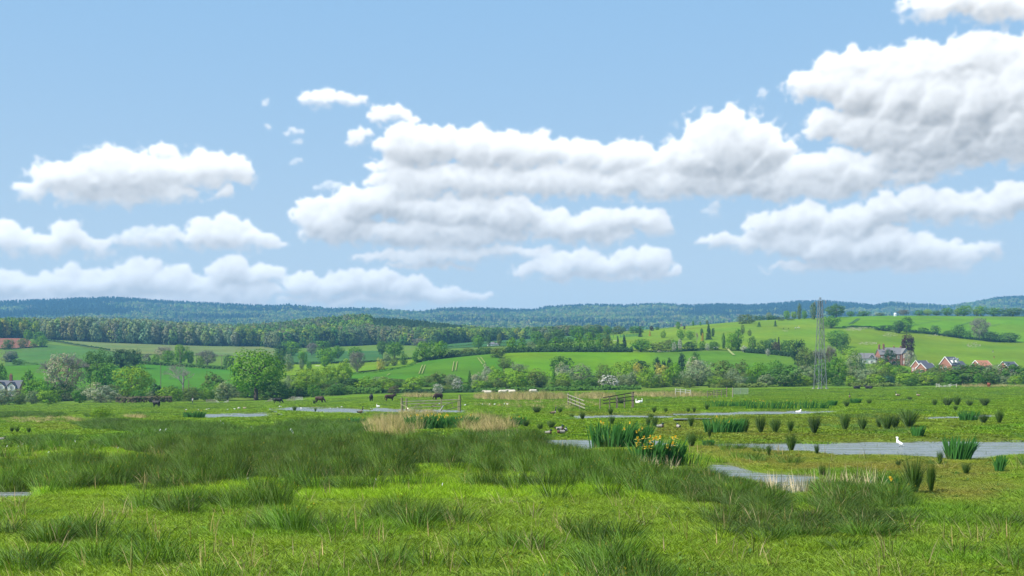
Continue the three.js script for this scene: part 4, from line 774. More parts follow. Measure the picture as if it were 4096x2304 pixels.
// ---------------------------------------------------------------- grass, rushes, reeds and irises of the marsh
// a blade: narrow upright strip that bends over; colour along it stays the same
function blades(seed, { n, height, spread, width, bend = 0.35, segs = 2, lean = 0.5, tint = 0.3, hvary = 0.5, warm = 0.15, seeds = 0 }) {
  const r = rngOf(seed), p = [], c = [], nn = [], idx = [];
  for (let b = 0; b < n; b++) {
    const a = r() * 6.2832, q = Math.sqrt(r()) * spread, x = Math.cos(a) * q, z = Math.sin(a) * q, h = height * (1 - hvary * r()), out = a + (r() - 0.5) * 1.6, tilt = lean * (q / spread) * (0.4 + 0.8 * r()) + 0.1 * r(), bd = bend * r(), f = r() * 6.28, bw = width * (0.6 + 0.85 * r()), wx = Math.cos(f) * bw / 2, wz = Math.sin(f) * bw / 2, v = 1 + tint * (r() - 0.5) * 2, hue = warm * (r() - 0.3), k0 = p.length / 3;
    for (let s = 0; s <= segs; s++) {
      const t = s / segs, e = tilt * t + bd * t * t, X = x + Math.cos(out) * e * h, Z = z + Math.sin(out) * e * h, Y = h * t * Math.sqrt(Math.max(0.15, 1 - e * e * 0.5)), k = s === segs ? 0 : 1 - 0.35 * t;
      if (s === segs) { p.push(X, Y, Z); } else p.push(X - wx * k, Y, Z - wz * k, X + wx * k, Y, Z + wz * k);
      for (let m = 0; m < (s === segs ? 1 : 2); m++) { c.push(v * (1 + hue), v, v * (1 - hue)); nn.push(Math.cos(out) * 0.35 - wz / width * (m ? 0.6 : -0.6), 0.85, Math.sin(out) * 0.35 + wx / width * (m ? 0.6 : -0.6)); }
      if (s) { const o = k0 + (s - 1) * 2; if (s === segs) idx.push(o, o + 1, o + 2); else idx.push(o, o + 1, o + 2, o + 1, o + 3, o + 2); }
    }
    if (r() < seeds) {                                                    // a small brown flower tuft on the side of the stem
      const t = 0.82, e = tilt * t + bd * t * t, X = x + Math.cos(out) * e * h, Z = z + Math.sin(out) * e * h, Y = h * t * 0.96, q = 0.012, k = p.length / 3;
      p.push(X - q, Y, Z, X, Y - 0.02, Z + q, X + q, Y, Z, X, Y + 0.028, Z - q); for (let m = 0; m < 4; m++) { c.push(2.3, 0.95, 1.2); nn.push(0, 0.9, 0.4); } idx.push(k, k + 1, k + 2, k, k + 2, k + 3);
    }
  }
  const g = new THREE.BufferGeometry(); g.setAttribute('position', new THREE.Float32BufferAttribute(p, 3)); g.setAttribute('color', new THREE.Float32BufferAttribute(c, 3)); g.setAttribute('normal', new THREE.Float32BufferAttribute(nn, 3)); g.setIndex(idx); return g;
}
const bladeMat = new THREE.MeshPhysicalMaterial({ color: lin(1.75, 1.7, 1.6), vertexColors: true, roughness: 0.7, specularIntensity: 0.12, transmission: 0.5, thickness: 0, side: THREE.DoubleSide });
function scatter(name, label, category, geometry, list) {               // list: [x, y, z, turn, sx, sy, r, g, b]
  const m = new THREE.InstancedMesh(geometry, bladeMat, list.length), q = new THREE.Matrix4(), e = new THREE.Quaternion(), Y = new THREE.Vector3(0, 1, 0), c = new THREE.Color(), P = new THREE.Vector3(), S = new THREE.Vector3();
  list.forEach((l, i) => { m.setMatrixAt(i, q.compose(P.set(l[0], l[1], l[2]), e.setFromAxisAngle(Y, l[3]), S.set(l[4], l[5], l[4]))); m.setColorAt(i, c.setRGB(l[6], l[7], l[8])); });
  put(m, name); m.userData.kind = 'stuff'; m.userData.label = label; m.userData.category = category; return m;
}
{
  const r = rngOf(31), short = [[], []], rush = [[], []], mid = [], farGrass = [], straw = [], herbs = [];
  const add = (list, x, z, s, h, c, v = 0.3) => { const k = 1 + v * (r() - 0.5) * 2, w = 0.12 * (r() - 0.5); list.push([x, ground(x, z) - 0.015, z, r() * 6.28, s, h, c[0] * k * (1 + w), c[1] * k, c[2] * k * (1 - w)]); };
  // near turf and rush
  for (let n = 0; n < 62000; n++) {
    const d = Math.sqrt(lerp(15 * 15, 62 * 62, r() ** 1.25)), px = lerp(-450, 4550, r()), x = xOf(px, d), z = -d, c = cover(x, z);
    if (c.out < 4 || (c.out < 20 && r() < 0.7)) continue;
    const rushy = clamp(c.rush * 1.15 - 0.1 + c.n * 1.5, 0, 1.2) * (c.rush > 0.02 ? 1 : 0.25);
    const clump = fbm(x * 0.7 + 11, z * 0.45, 2);
    if (clump > -0.16 && r() < rushy * 0.62) add(rush[r() > 0.5 ? 1 : 0], x, z, 0.8 + 0.5 * r(), (0.58 + 0.35 * r() + c.n * 0.2 + clump * 0.8) * (c.d < 29 ? 0.75 : 1) * (c.px > 2650 ? 0.62 : 1), mixc(mixc(C_RUSH, C_DEEP, clamp(0.2 + c.m + clump * 0.9, 0, 1) * 0.6), [0.14, 0.20, 0.02], r() * r() * 0.4), 0.42);
    else if (r() < 0.9) { const k = turf(c), lush = clamp(c.bright + 0.3 + c.n, 0.25, 1.2) * (1 - 0.72 * c.olive); add(short[r() > 0.5 ? 1 : 0], x, z, 0.9 + 0.5 * r(), 0.35 + 0.85 * lush * (0.6 + 0.6 * r()), mixc(k, [k[0] * 1.7, k[1] * 1.45, k[2] * 1.2], r() * 0.8)); }
    if (r() < 0.05 * (0.3 + c.rush)) add(straw, x, z, 0.6 + 0.6 * r(), 0.7 + 0.7 * r(), mixc([0.30, 0.25, 0.13], [0.22, 0.20, 0.06], r()));
    if (r() < 0.03 && c.rush < 0.4) add(herbs, x, z, 0.4 + 0.6 * r(), 0.4 + 0.5 * r(), mixc([0.085, 0.19, 0.02], [0.15, 0.16, 0.04], r() ** 2));
  }
  // further off: larger tufts
  for (let n = 0; n < 60000; n++) {
    const d = Math.sqrt(lerp(58 * 58, 335 * 335, r() ** 1.5)), px = lerp(-400, 4500, r()), x = xOf(px, d), z = -d, c = cover(x, z);
    if (c.out < 5 || (c.out < 18 && r() < 0.6)) continue;
    const rushy = clamp(c.rush * 1.2 - 0.1 + c.n * 0.8, 0, 1) * (c.rush > 0.02 ? 1 : 0), tuss = fbm(x * 0.11 + 70, z * 0.05, 3);
    if (r() < rushy * 0.7) add(rush[r() > 0.5 ? 1 : 0], x, z, 1.3 + 0.9 * r(), 0.5 + 0.35 * r(), mixc(C_RUSH, C_DEEP, clamp(0.3 + c.m, 0, 1) * 0.5));
    else if (tuss > 0.36 && r() < 0.3) add(rush[0], x, z, 1 + 0.8 * r(), 0.22 + 0.25 * r(), [0.085, 0.185, 0.016]);
    else { const k = turf(c); add(mid, x, z, 1.4 + 1.2 * r() * (d / 120), 0.3 + 0.55 * r() * (1 - 0.6 * c.olive), mixc([k[0] * 1.1, k[1] * 1.1, k[2]], [k[0] * 1.6, k[1] * 1.45, k[2] * 1.2], r())); }
  }
  const s1 = blades(1, { n: 84, height: 0.19, spread: 0.34, width: 0.0095, bend: 0.45, lean: 0.35, tint: 0.3 }), s2 = blades(2, { n: 76, height: 0.23, spread: 0.36, width: 0.011, bend: 0.7, lean: 0.5, tint: 0.3 });
  const r1 = blades(3, { n: 110, height: 0.84, spread: 0.24, width: 0.0095, bend: 0.22, lean: 0.45, tint: 0.34, hvary: 0.5, seeds: 0.05, warm: 0.14 }), r2 = blades(4, { n: 100, height: 0.90, spread: 0.28, width: 0.010, bend: 0.4, lean: 0.55, tint: 0.34, hvary: 0.5, seeds: 0.05, warm: 0.14 });
  const m1 = blades(5, { n: 54, height: 0.20, spread: 0.5, width: 0.035, bend: 0.8, lean: 0.8, tint: 0.25 }), st = blades(6, { n: 7, height: 0.7, spread: 0.2, width: 0.013, bend: 0.5, lean: 0.9, tint: 0.2 });
  scatter('meadow_grass', 'fresh green grass of the marsh meadow', 'grass', s1, short[0]); scatter('fine_grass', 'tufted bright grass in the foreground', 'grass', s2, short[1]);
  scatter('rush_bed', 'dark upright rushes in broad beds', 'rushes', r1, rush[0]); scatter('leaning_rush_bed', 'leaning dark rushes in broad beds', 'rushes', r2, rush[1]);
  scatter('pasture_grass', 'cropped pasture grass of the far marsh', 'grass', m1, mid); const hb = (() => { const g = blades(9, { n: 14, height: 0.24, spread: 0.12, width: 0.07, bend: 1.2, lean: 1.6, segs: 3, tint: 0.25, hvary: 0.5 }); return g; })();
  scatter('marsh_herbs', 'broad-leaved docks and herbs in the turf', 'plants', hb, herbs); scatter('straw_stems', 'dead straw stems among the rushes', 'grass', st, straw);

  const lace = []; for (const [cx, cy, rx, ry, n] of [[3415, 1322, 40, 5, 90], [3470, 1378, 40, 5, 50], [3895, 1384, 28, 11, 50], [3560, 1344, 30, 9, 40], [3440, 1316, 60, 2, 60], [3760, 1346, 60, 3, 50], [2640, 1408, 60, 4, 30]]) for (let k = 0; k < n; k++) { const a = r() * 6.28, q = Math.sqrt(r()), px = cx + Math.cos(a) * q * rx, d = findD(px, cy + Math.sin(a) * q * ry, 345), x = xOf(px, d); lace.push([x, landAt(px, d) + 0.5, -d, r() * 6, 1, 0.6 + 0.6 * r(), 0.36, 0.38, 0.28]); }
  scatter('cow_parsley', 'white cow parsley in patches on the right hill meadow', 'flowers', blades(10, { n: 9, height: 0.8, spread: 0.5, width: 0.09, bend: 0.6, lean: 0.6, tint: 0.2 }), lace);
  // sparse stems standing in the shallow water
  const wet = [];
  for (const p of PONDS.slice(0, 3)) for (let n = 0; n < 900; n++) { const px = lerp(p.box[0], p.box[1], r()), row = lerp(p.box[2], p.box[3], r()), s = inPond(p, px, row); if (s > 4 || (s < -16 && r() < 0.8)) continue; const d = F * (EYE - p.level) / (row - HORIZON), x = xOf(px, d); if (noise(x * 0.6, d * 0.5) < 0) continue; wet.push([x, p.level - 0.05, -d, r() * 6.28, 0.7 + 0.5 * r(), 0.25 + 0.4 * r(), 0.10, 0.14, 0.04]); }
  scatter('water_stems', 'thin stems standing in the shallow pond', 'grass', st, wet);

  // straw-coloured reeds in beds: px range, row range, height in metres
  const reed = [], rg = blades(7, { n: 26, height: 1, spread: 0.34, width: 0.016, bend: 0.5, lean: 0.45, tint: 0.25, hvary: 0.6, warm: 0.08 });
  const beds = [[1480, 1690, 1672, 1742, 1.25, 420], [1850, 2040, 1676, 1738, 1.15, 330], [1600, 1760, 1640, 1668, 0.9, 120], [1615, 1745, 1582, 1590, 1.7, 330], [1925, 2245, 1584, 1600, 2.0, 1700], [2310, 2460, 1578, 1596, 1.6, 330], [2535, 2840, 1574, 1590, 1.45, 620], [3820, 4010, 1541, 1549, 1.2, 200], [0, 360, 1672, 1692, 0.6, 150], [1960, 2420, 1606, 1634, 0.7, 150], [500, 590, 1664, 1672, 0.7, 60], [4000, 4300, 1541, 1549, 1.2, 160]];
  for (const [x0, x1, y0, y1, h, n] of beds) for (let k = 0; k < n; k++) { const ra = r() * 6.28, rq = Math.sqrt(r()) * (0.9 + 0.35 * r()), px = (x0 + x1) / 2 + Math.cos(ra) * rq * (x1 - x0) / 2, row = (y0 + y1) / 2 + Math.sin(ra) * rq * (y1 - y0) / 2, d = findD(px, row), x = xOf(px, d), ragged = fbm(x * 0.5, d * 0.35, 3); if (ragged < 0.02 - 0.35 * r()) continue; const c = r() < 0.25 ? [0.15, 0.19, 0.03] : mixc([0.27, 0.235, 0.11], [0.38, 0.325, 0.165], r()); reed.push([x, ground(x, -d) - 0.02, -d, r() * 6.28, 0.8 + 0.5 * r(), h * (0.45 + 0.6 * r() + 0.6 * ragged), ...c]); }
  scatter('reed_bed', 'straw coloured dry reeds in the marsh', 'reeds', rg, reed);
  const stems = [], sg = blades(8, { n: 4, height: 1, spread: 0.3, width: 0.026, bend: 0.15, lean: 0.35, tint: 0.15, hvary: 0.4, warm: 0.05 });
  for (const [x0, x1, y0, y1, h, n] of [[2545, 2700, 1850, 1885, 0.62, 26], [3080, 3500, 1930, 1985, 0.75, 60], [3070, 3240, 1930, 1975, 0.8, 18], [2540, 2600, 1870, 1890, 0.7, 12], [1950, 2080, 1740, 1800, 0.8, 14]]) for (let k = 0; k < n; k++) { const px = lerp(x0, x1, r()), d = findD(px, lerp(y0, y1, r())), x = xOf(px, d); stems.push([x, ground(x, -d), -d, r() * 6.28, 0.8, h * (0.6 + 0.7 * r()), 0.50, 0.43, 0.28]); }
  scatter('dry_reed_stems', 'pale broken reed stems by the foreground pond', 'reeds', sg, stems);
}

// single rush tussocks and iris clumps that stand apart
const tussock = [0, 1, 2].map((k) => fitted(blades(40 + k, { n: 620, height: 1, spread: 0.14, width: 0.015, bend: 0.35, lean: 0.85, segs: 3, tint: 0.3, hvary: 0.5 })));
const tussockMat = new THREE.MeshPhysicalMaterial({ color: lin(0.070, 0.165, 0.010), vertexColors: true, roughness: 0.7, specularIntensity: 0.12, transmission: 0.5, thickness: 0, side: THREE.DoubleSide });
const tussockDark = tussockMat.clone(); tussockDark.color.setRGB(0.050, 0.122, 0.009);
const irisMat = tussockMat.clone(); irisMat.color.setRGB(0.045, 0.155, 0.026); irisMat.roughness = 0.45;
const strawMat = tussockMat.clone(); strawMat.color.setRGB(0.42, 0.35, 0.2);
const petalMat = new THREE.MeshPhysicalMaterial({ color: lin(0.80, 0.55, 0.015), roughness: 0.6, transmission: 0.25, thickness: 0, side: THREE.DoubleSide });
function rushClump(px, row, wpx, hpx, label, dark = false) {
  const p = spot(px, row), d = -p.z, g = new THREE.Mesh(tussock[Math.floor(hash(px, row) * 3)], dark ? tussockDark : tussockMat);
  g.position.copy(p); g.position.y -= 0.03; g.rotation.y = hash(row, px) * 6.28; g.scale.set(wpx / F * d * 1.45, hpx / F * d * 1.3, wpx / F * d * 1.45); put(g, 'rush_tussock'); tag(g, label, 'rush tussock', 'rush tussocks on the open turf'); return g;
}
const irisFlower = (() => {                                             // three drooping falls and three upright standards
  const gs = [];
  for (let k = 0; k < 6; k++) { const a = k * Math.PI / 3, up = k % 2, s = new THREE.Shape(); s.moveTo(0, 0); s.quadraticCurveTo(0.03, 0.02, 0.022, up ? 0.05 : 0.075); s.quadraticCurveTo(0, up ? 0.07 : 0.1, -0.022, up ? 0.05 : 0.075); s.quadraticCurveTo(-0.03, 0.02, 0, 0); const g = new THREE.ShapeGeometry(s, 4); g.rotateX(up ? 0.35 : 1.75); g.rotateY(a); gs.push(g); }
  return mergeGeometries(gs);
})();
function irisClump(px, row, wpx, hpx, label, flowers = 0, depth = 1) {
  const p = spot(px, row), d = -p.z, w = wpx / F * d, h = hpx / F * d, r = rngOf(Math.round(px + row)), g = new THREE.Group(); g.position.copy(p);
  const many = Math.round(clamp(w * depth / 0.007, 60, 800));
  part(g, 'leaves', irisLeaves(Math.round(px * 7 + row), many, w, Math.max(0.4, w * 0.4) * depth, h), irisMat);
  for (let k = 0; k < flowers; k++) { const f = part(g, 'flower', irisFlower, petalMat); f.position.set((r() - 0.5) * w * 0.85, h * (0.62 + 0.4 * r()), (r() - 0.2) * 0.5 * Math.max(0.4, w * 0.4)); f.rotation.y = r() * 6; f.scale.setScalar(1.7); }
  put(g, 'iris_clump'); tag(g, label, 'iris clump', 'iris clumps in the marsh'); return g;
}
function irisLeaves(seed, n, w, dep, h) {
  const r = rngOf(seed), p = [], c = [], nn = [], idx = [], segs = 4;
  for (let b = 0; b < n; b++) {
    const a = r() * 6.2832, q = Math.sqrt(r()), x = Math.cos(a) * q * w / 2, z = Math.sin(a) * q * dep / 2, hh = h * 1.1 * (1 - 0.42 * r()), lean = 0.10 + 0.22 * Math.cos(a) * q + 0.14 * (r() - 0.5), bd = 0.45 * r() * r(), f = (r() - 0.5) * 2, W = 0.024 + 0.014 * r(), wx = Math.cos(f) * W, wz = Math.sin(f) * W, v = 1 + 0.28 * (r() - 0.5) * 2, o0 = p.length / 3;
    for (let s = 0; s <= segs; s++) { const t = s / segs, e = lean * t + bd * t * t * Math.sign(lean), X = x + e * hh, Y = hh * t * (1 - 0.35 * bd * t * t), Z = z + Math.sin(a) * 0.15 * t * hh, k = s === segs ? 0.08 : 1 - 0.3 * t; p.push(X - wx * k, Y, Z - wz * k, X + wx * k, Y, Z + wz * k); c.push(v, v, v, v, v, v); nn.push(-wz / W * 0.7, 0.7, 0.5, -wz / W * 0.7, 0.7, 0.5); if (s) { const o = o0 + (s - 1) * 2; idx.push(o, o + 1, o + 2, o + 1, o + 3, o + 2); } }
  }
  const g = new THREE.BufferGeometry(); g.setAttribute('position', new THREE.Float32BufferAttribute(p, 3)); g.setAttribute('color', new THREE.Float32BufferAttribute(c, 3)); g.setAttribute('normal', new THREE.Float32BufferAttribute(nn, 3)); g.setIndex(idx); return g;
}
// ---------------------------------------------------------------- bodies grown from tapered capsules
function blob(caps, cell, k, tint) {                                    // caps: [ax,ay,az,ar, bx,by,bz,br]
  let lo = [1e9, 1e9, 1e9], hi = [-1e9, -1e9, -1e9];
  for (const c of caps) for (const o of [0, 4]) for (let i = 0; i < 3; i++) { lo[i] = Math.min(lo[i], c[o + i] - c[o + 3] * 1.3); hi[i] = Math.max(hi[i], c[o + i] + c[o + 3] * 1.3); }
  const half = Math.max(hi[0] - lo[0], hi[1] - lo[1], hi[2] - lo[2]) / 2 + 4 * cell, mid = lo.map((v, i) => (v + hi[i]) / 2), n = Math.ceil(2 * half / cell), mc = new MarchingCubes(n, barkMat, false, false, 60000), hs = n / 2;
  for (let z = 0; z < n; z++) for (let y = 0; y < n; y++) for (let x = 0; x < n; x++) {
    const px = (x - hs) / hs * half + mid[0], py = (y - hs) / hs * half + mid[1], pz = (z - hs) / hs * half + mid[2]; let s = 1e3;
    for (const [ax, ay, az, ar, bx, by, bz, br] of caps) { const dx = bx - ax, dy = by - ay, dz = bz - az, t = clamp(((px - ax) * dx + (py - ay) * dy + (pz - az) * dz) / (dx * dx + dy * dy + dz * dz || 1), 0, 1), d = Math.hypot(px - ax - t * dx, py - ay - t * dy, pz - az - t * dz) - lerp(ar, br, t), h = Math.max(k - Math.abs(s - d), 0) / k; s = Math.min(s, d) - h * h * k / 4; }
    mc.field[z * n * n + y * n + x] = -s;
  }
  mc.isolation = 0; mc.update();
  const g = new THREE.BufferGeometry(), p = mc.positionArray.slice(0, mc.count * 3), col = [];
  for (let i = 0; i < p.length; i += 3) { for (let c = 0; c < 3; c++) p[i + c] = p[i + c] * half + mid[c]; if (tint) col.push(...tint(p[i], p[i + 1], p[i + 2])); }
  g.setAttribute('position', new THREE.BufferAttribute(p, 3)); if (tint) g.setAttribute('color', new THREE.Float32BufferAttribute(col, 3));
  const m = mergeVertices(g, 1e-4); m.computeVertexNormals(); return m;
}
const both = (list) => list.flatMap((c) => [c, [c[0], c[1], -c[2], c[3], c[4], c[5], -c[6], c[7]]]);
// a bullock 1.4 m tall along x, head at +x
function bullock(head) {
  const neck = head === 'down' ? [[0.62, 1.08, 0, 0.27, 1.05, 0.66, 0, 0.17], [1.05, 0.64, 0, 0.15, 1.28, 0.22, 0, 0.10]] : [[0.62, 1.1, 0, 0.27, 1.05, 1.32, 0, 0.17], [1.05, 1.36, 0, 0.15, 1.42, 1.16, 0, 0.095]];
  const ears = head === 'down' ? [[1.04, 0.76, 0.1, 0.05, 1.0, 0.8, 0.27, 0.03]] : [[1.06, 1.44, 0.1, 0.05, 1.02, 1.46, 0.27, 0.03]];
  return blob([[-0.72, 1.05, 0, 0.34, 0.55, 1.04, 0, 0.36], [-0.1, 0.9, 0, 0.38, 0.4, 0.88, 0, 0.38], [-0.8, 1.0, 0, 0.33, -0.6, 1.0, 0, 0.34], ...neck, ...both(ears), ...both([[-0.78, 0.95, 0.17, 0.22, -0.68, 0.56, 0.19, 0.12], [-0.68, 0.56, 0.19, 0.11, -0.84, 0.36, 0.19, 0.075], [-0.84, 0.36, 0.19, 0.07, -0.8, 0.03, 0.19, 0.06], [0.48, 0.8, 0.18, 0.18, 0.5, 0.42, 0.18, 0.09], [0.5, 0.42, 0.18, 0.08, 0.5, 0.03, 0.18, 0.06]]), [-1.08, 1.2, 0, 0.05, -1.16, 0.7, 0, 0.035], [-1.16, 0.7, 0, 0.035, -1.14, 0.38, 0, 0.06]], 0.045, 0.12);
}
const cowDown = bullock('down'), cowUp = bullock('up');
const cowLying = blob([[-0.7, 0.42, 0, 0.36, 0.5, 0.45, 0, 0.38], [0.55, 0.6, 0, 0.26, 0.95, 0.85, 0, 0.16], [0.95, 0.86, 0, 0.14, 1.28, 0.72, 0, 0.09], ...both([[-0.6, 0.2, 0.3, 0.14, -0.2, 0.1, 0.42, 0.08], [0.4, 0.2, 0.25, 0.13, 0.7, 0.09, 0.3, 0.07], [0.98, 0.95, 0.08, 0.05, 0.94, 0.97, 0.24, 0.03]])], 0.05, 0.12);
const hides = { black: matte(lin(0.010, 0.009, 0.009), 0.7), brown: matte(lin(0.045, 0.018, 0.014), 0.8), cream: matte(lin(0.62, 0.56, 0.47), 0.9), red: matte(lin(0.20, 0.050, 0.022), 0.8) };
function animal(name, g, m, px, row, turn, scale, label, category, group, sink = 0) { const o = new THREE.Mesh(g, m), p = spot(px, row); o.position.copy(p); o.position.y -= sink; o.rotation.y = turn; o.scale.setScalar(scale); put(o, name); tag(o, label, category, group); return o; }
const CATTLE = 'cattle grazing the marsh';
animal('bullock', cowUp, hides.black, 624, 1628, 2.75, 1.0, 'black bullock standing alone before the clipped brown hedge', 'bullock', CATTLE);
animal('bullock', cowDown, hides.black, 1112, 1615, 0.25, 1.0, 'black bullock grazing below the biggest oak by the rails', 'bullock', CATTLE);
animal('bullock', cowDown, hides.brown, 1280, 1611, -0.25, 1.05, 'dark brown bullock grazing beside the single dark tussock', 'bullock', CATTLE);
animal('bullock', cowUp, hides.black, 1485, 1606, 1.65, 1.05, 'black bullock seen end-on before the bramble hedge', 'bullock', CATTLE);
animal('bullock', cowUp, hides.brown, 1560, 1604, 0.35, 1.0, 'dark brown bullock standing left of the broken gate', 'bullock', CATTLE);
animal('bullock', cowDown, hides.brown, 1752, 1600, 3.7, 1.0, 'dark brown bullock grazing behind the broken gate', 'bullock', CATTLE);
animal('cow', cowUp, hides.cream, 1950, 1582, 3.1, 1.05, 'cream cow at the left end of the tan reeds', 'cow', CATTLE, 0.1);
animal('cow', cowUp, hides.cream, 2012, 1581, 0.2, 1.1, 'cream cow second from the left behind the tan reeds', 'cow', CATTLE, 0.1);
animal('cow', cowUp, hides.cream, 2046, 1580, 2.9, 1.1, 'broad cream cow in the middle behind the tan reeds', 'cow', CATTLE, 0.1);
animal('cow', cowDown, hides.cream, 2134, 1578, 0.3, 1.1, 'cream cow at the right end behind the tan reeds', 'cow', CATTLE, 0.1);
animal('calf', cowUp, hides.red, 3955, 1550, 1.4, 0.92, 'red-brown calf seen end-on by the far right reeds', 'calf', CATTLE);
animal('bullock', cowLying, hides.black, 3428, 1556, 0.3, 1.1, 'dark animal lying under the hedge nearer the pylon', 'bullock', CATTLE);
animal('bullock', cowLying, hides.black, 3474, 1556, 2.9, 1.1, 'dark animal lying under the hedge below the white cottage', 'bullock', CATTLE);

// birds
const paint = (fn) => (x, y, z) => fn(x, y, z);
const birdMat = new THREE.MeshStandardMaterial({ vertexColors: true, roughness: 0.8 });
const WHITE = [0.80, 0.79, 0.76], BLACK = [0.012, 0.012, 0.014], GBROWN = [0.19, 0.13, 0.085];
const egretG = blob([[-0.14, 0.36, 0, 0.075, 0.05, 0.47, 0, 0.085], [0.05, 0.47, 0, 0.08, 0.09, 0.6, 0, 0.045], [0.09, 0.6, 0, 0.042, 0.06, 0.70, 0, 0.035], [0.06, 0.70, 0, 0.036, 0.12, 0.72, 0, 0.036], [0.14, 0.715, 0, 0.014, 0.24, 0.69, 0, 0.006], [-0.14, 0.36, 0, 0.06, -0.24, 0.27, 0, 0.02], ...both([[-0.03, 0.36, 0.03, 0.012, -0.02, 0.0, 0.03, 0.009]])], 0.014, 0.035, paint((x, y) => (x > 0.165 || y < 0.28 && x > -0.1 ? BLACK : WHITE)));
const gooseG = blob([[-0.28, 0.30, 0, 0.10, 0.14, 0.34, 0, 0.14], [-0.28, 0.31, 0, 0.07, -0.46, 0.36, 0, 0.02], [0.16, 0.4, 0, 0.075, 0.24, 0.62, 0, 0.042], [0.24, 0.62, 0, 0.04, 0.24, 0.82, 0, 0.036], [0.24, 0.83, 0, 0.045, 0.32, 0.83, 0, 0.036], [0.34, 0.825, 0, 0.022, 0.40, 0.81, 0, 0.014], ...both([[-0.02, 0.24, 0.05, 0.02, 0.0, 0.0, 0.05, 0.014]])], 0.02, 0.05, paint((x, y) => (y > 0.47 ? (y > 0.76 && y < 0.83 && x < 0.29 && x > 0.22 ? WHITE : BLACK) : x > 0.12 ? [0.45, 0.40, 0.33] : x < -0.34 ? BLACK : GBROWN)));
const duckG = blob([[-0.16, 0.11, 0, 0.08, 0.10, 0.12, 0, 0.10], [-0.18, 0.13, 0, 0.05, -0.3, 0.18, 0, 0.015], [0.10, 0.17, 0, 0.055, 0.13, 0.25, 0, 0.048], [0.13, 0.26, 0, 0.05, 0.17, 0.26, 0, 0.042], [0.2, 0.25, 0, 0.024, 0.26, 0.24, 0, 0.014]], 0.014, 0.035, paint((x, y) => (y > 0.2 && x > 0.06 ? (x > 0.21 ? [0.4, 0.32, 0.05] : [0.012, 0.045, 0.028]) : x > 0.06 ? [0.10, 0.05, 0.035] : x < -0.22 ? BLACK : [0.30, 0.27, 0.24])));
const gullG = blob([[-0.16, 0.13, 0, 0.055, 0.08, 0.14, 0, 0.075], [-0.16, 0.14, 0, 0.04, -0.3, 0.16, 0, 0.012], [0.08, 0.18, 0, 0.05, 0.12, 0.25, 0, 0.042], [0.15, 0.25, 0, 0.02, 0.21, 0.24, 0, 0.01], ...both([[0.0, 0.08, 0.03, 0.012, 0.0, 0.0, 0.03, 0.01]])], 0.013, 0.03, paint((x, y) => (x < -0.22 ? BLACK : x > 0.17 ? [0.4, 0.2, 0.02] : x < 0.02 && y > 0.16 ? [0.5, 0.52, 0.55] : WHITE)));
const swanG = blob([[-0.35, 0.26, 0, 0.2, 0.2, 0.28, 0, 0.23], [-0.35, 0.34, 0, 0.14, -0.62, 0.42, 0, 0.03], [0.28, 0.36, 0, 0.1, 0.42, 0.6, 0, 0.06], [0.42, 0.6, 0, 0.055, 0.28, 0.86, 0, 0.05], [0.28, 0.87, 0, 0.055, 0.40, 0.86, 0, 0.05], [0.44, 0.85, 0, 0.028, 0.54, 0.8, 0, 0.016], [-0.1, 0.42, 0.1, 0.12, -0.4, 0.46, 0.08, 0.05], [-0.1, 0.42, -0.1, 0.12, -0.4, 0.46, -0.08, 0.05]], 0.03, 0.07, paint((x) => (x > 0.42 && x < 0.6 ? [0.6, 0.2, 0.03] : WHITE)));
{ const p = PONDS[0], d = F * (EYE - p.level) / (1787 - HORIZON), e = new THREE.Mesh(egretG, birdMat); e.position.set(xOf(3596, d), p.level - 0.22, -d); e.rotation.y = Math.PI - 0.5; put(e, 'egret'); tag(e, 'white egret standing in the pond shallows', 'egret'); }
const GEESE = 'geese on the marsh';
for (const [px, row, turn, s, label] of [[1443, 1657, 0.6, 1.15, 'goose with upright black neck left of the broken gate'], [2214, 1662, 0.4, 1.0, 'brown goose with upright neck on the stream bank'], [2658, 1587, 1.2, 1.1, 'goose standing before the tan reeds'], [3399, 1594, 1.4, 1.1, 'upright goose on the turf right of the pylon'], [3590, 1588, 3.1, 1.2, 'pale goose on the turf below the half-timbered house'], [3673, 1588, 2.2, 1.1, 'goose on the bare patch below the brick houses']]) animal('goose', gooseG, birdMat, px, row, turn, s, label, 'goose', GEESE);
for (const [px, row, turn, s, label] of [[2194, 1737, 0.1, 1.1, 'leftmost resting duck above the middle pond'], [2240, 1725, 0.2, 1.35, 'larger brown duck of the resting group'], [2243, 1736, 3.3, 1.25, 'pale duck in front of the resting group'], [2262, 1728, 1.3, 1.2, 'small brown duck right of the resting group'], [2641, 1712, 0.2, 1.35, 'grey duck walking before the big rush tussock'], [2713, 1712, 1.9, 1.2, 'duck with dark head alone on the olive turf'], [12, 1762, 0.3, 1.1, 'dark duck at the left edge among rushes'], [203, 1770, 0.2, 1.2, 'dark duck half hidden in the left rushes']]) animal('duck', duckG, birdMat, px, row, turn, s, label, 'duck', 'ducks resting on the marsh');
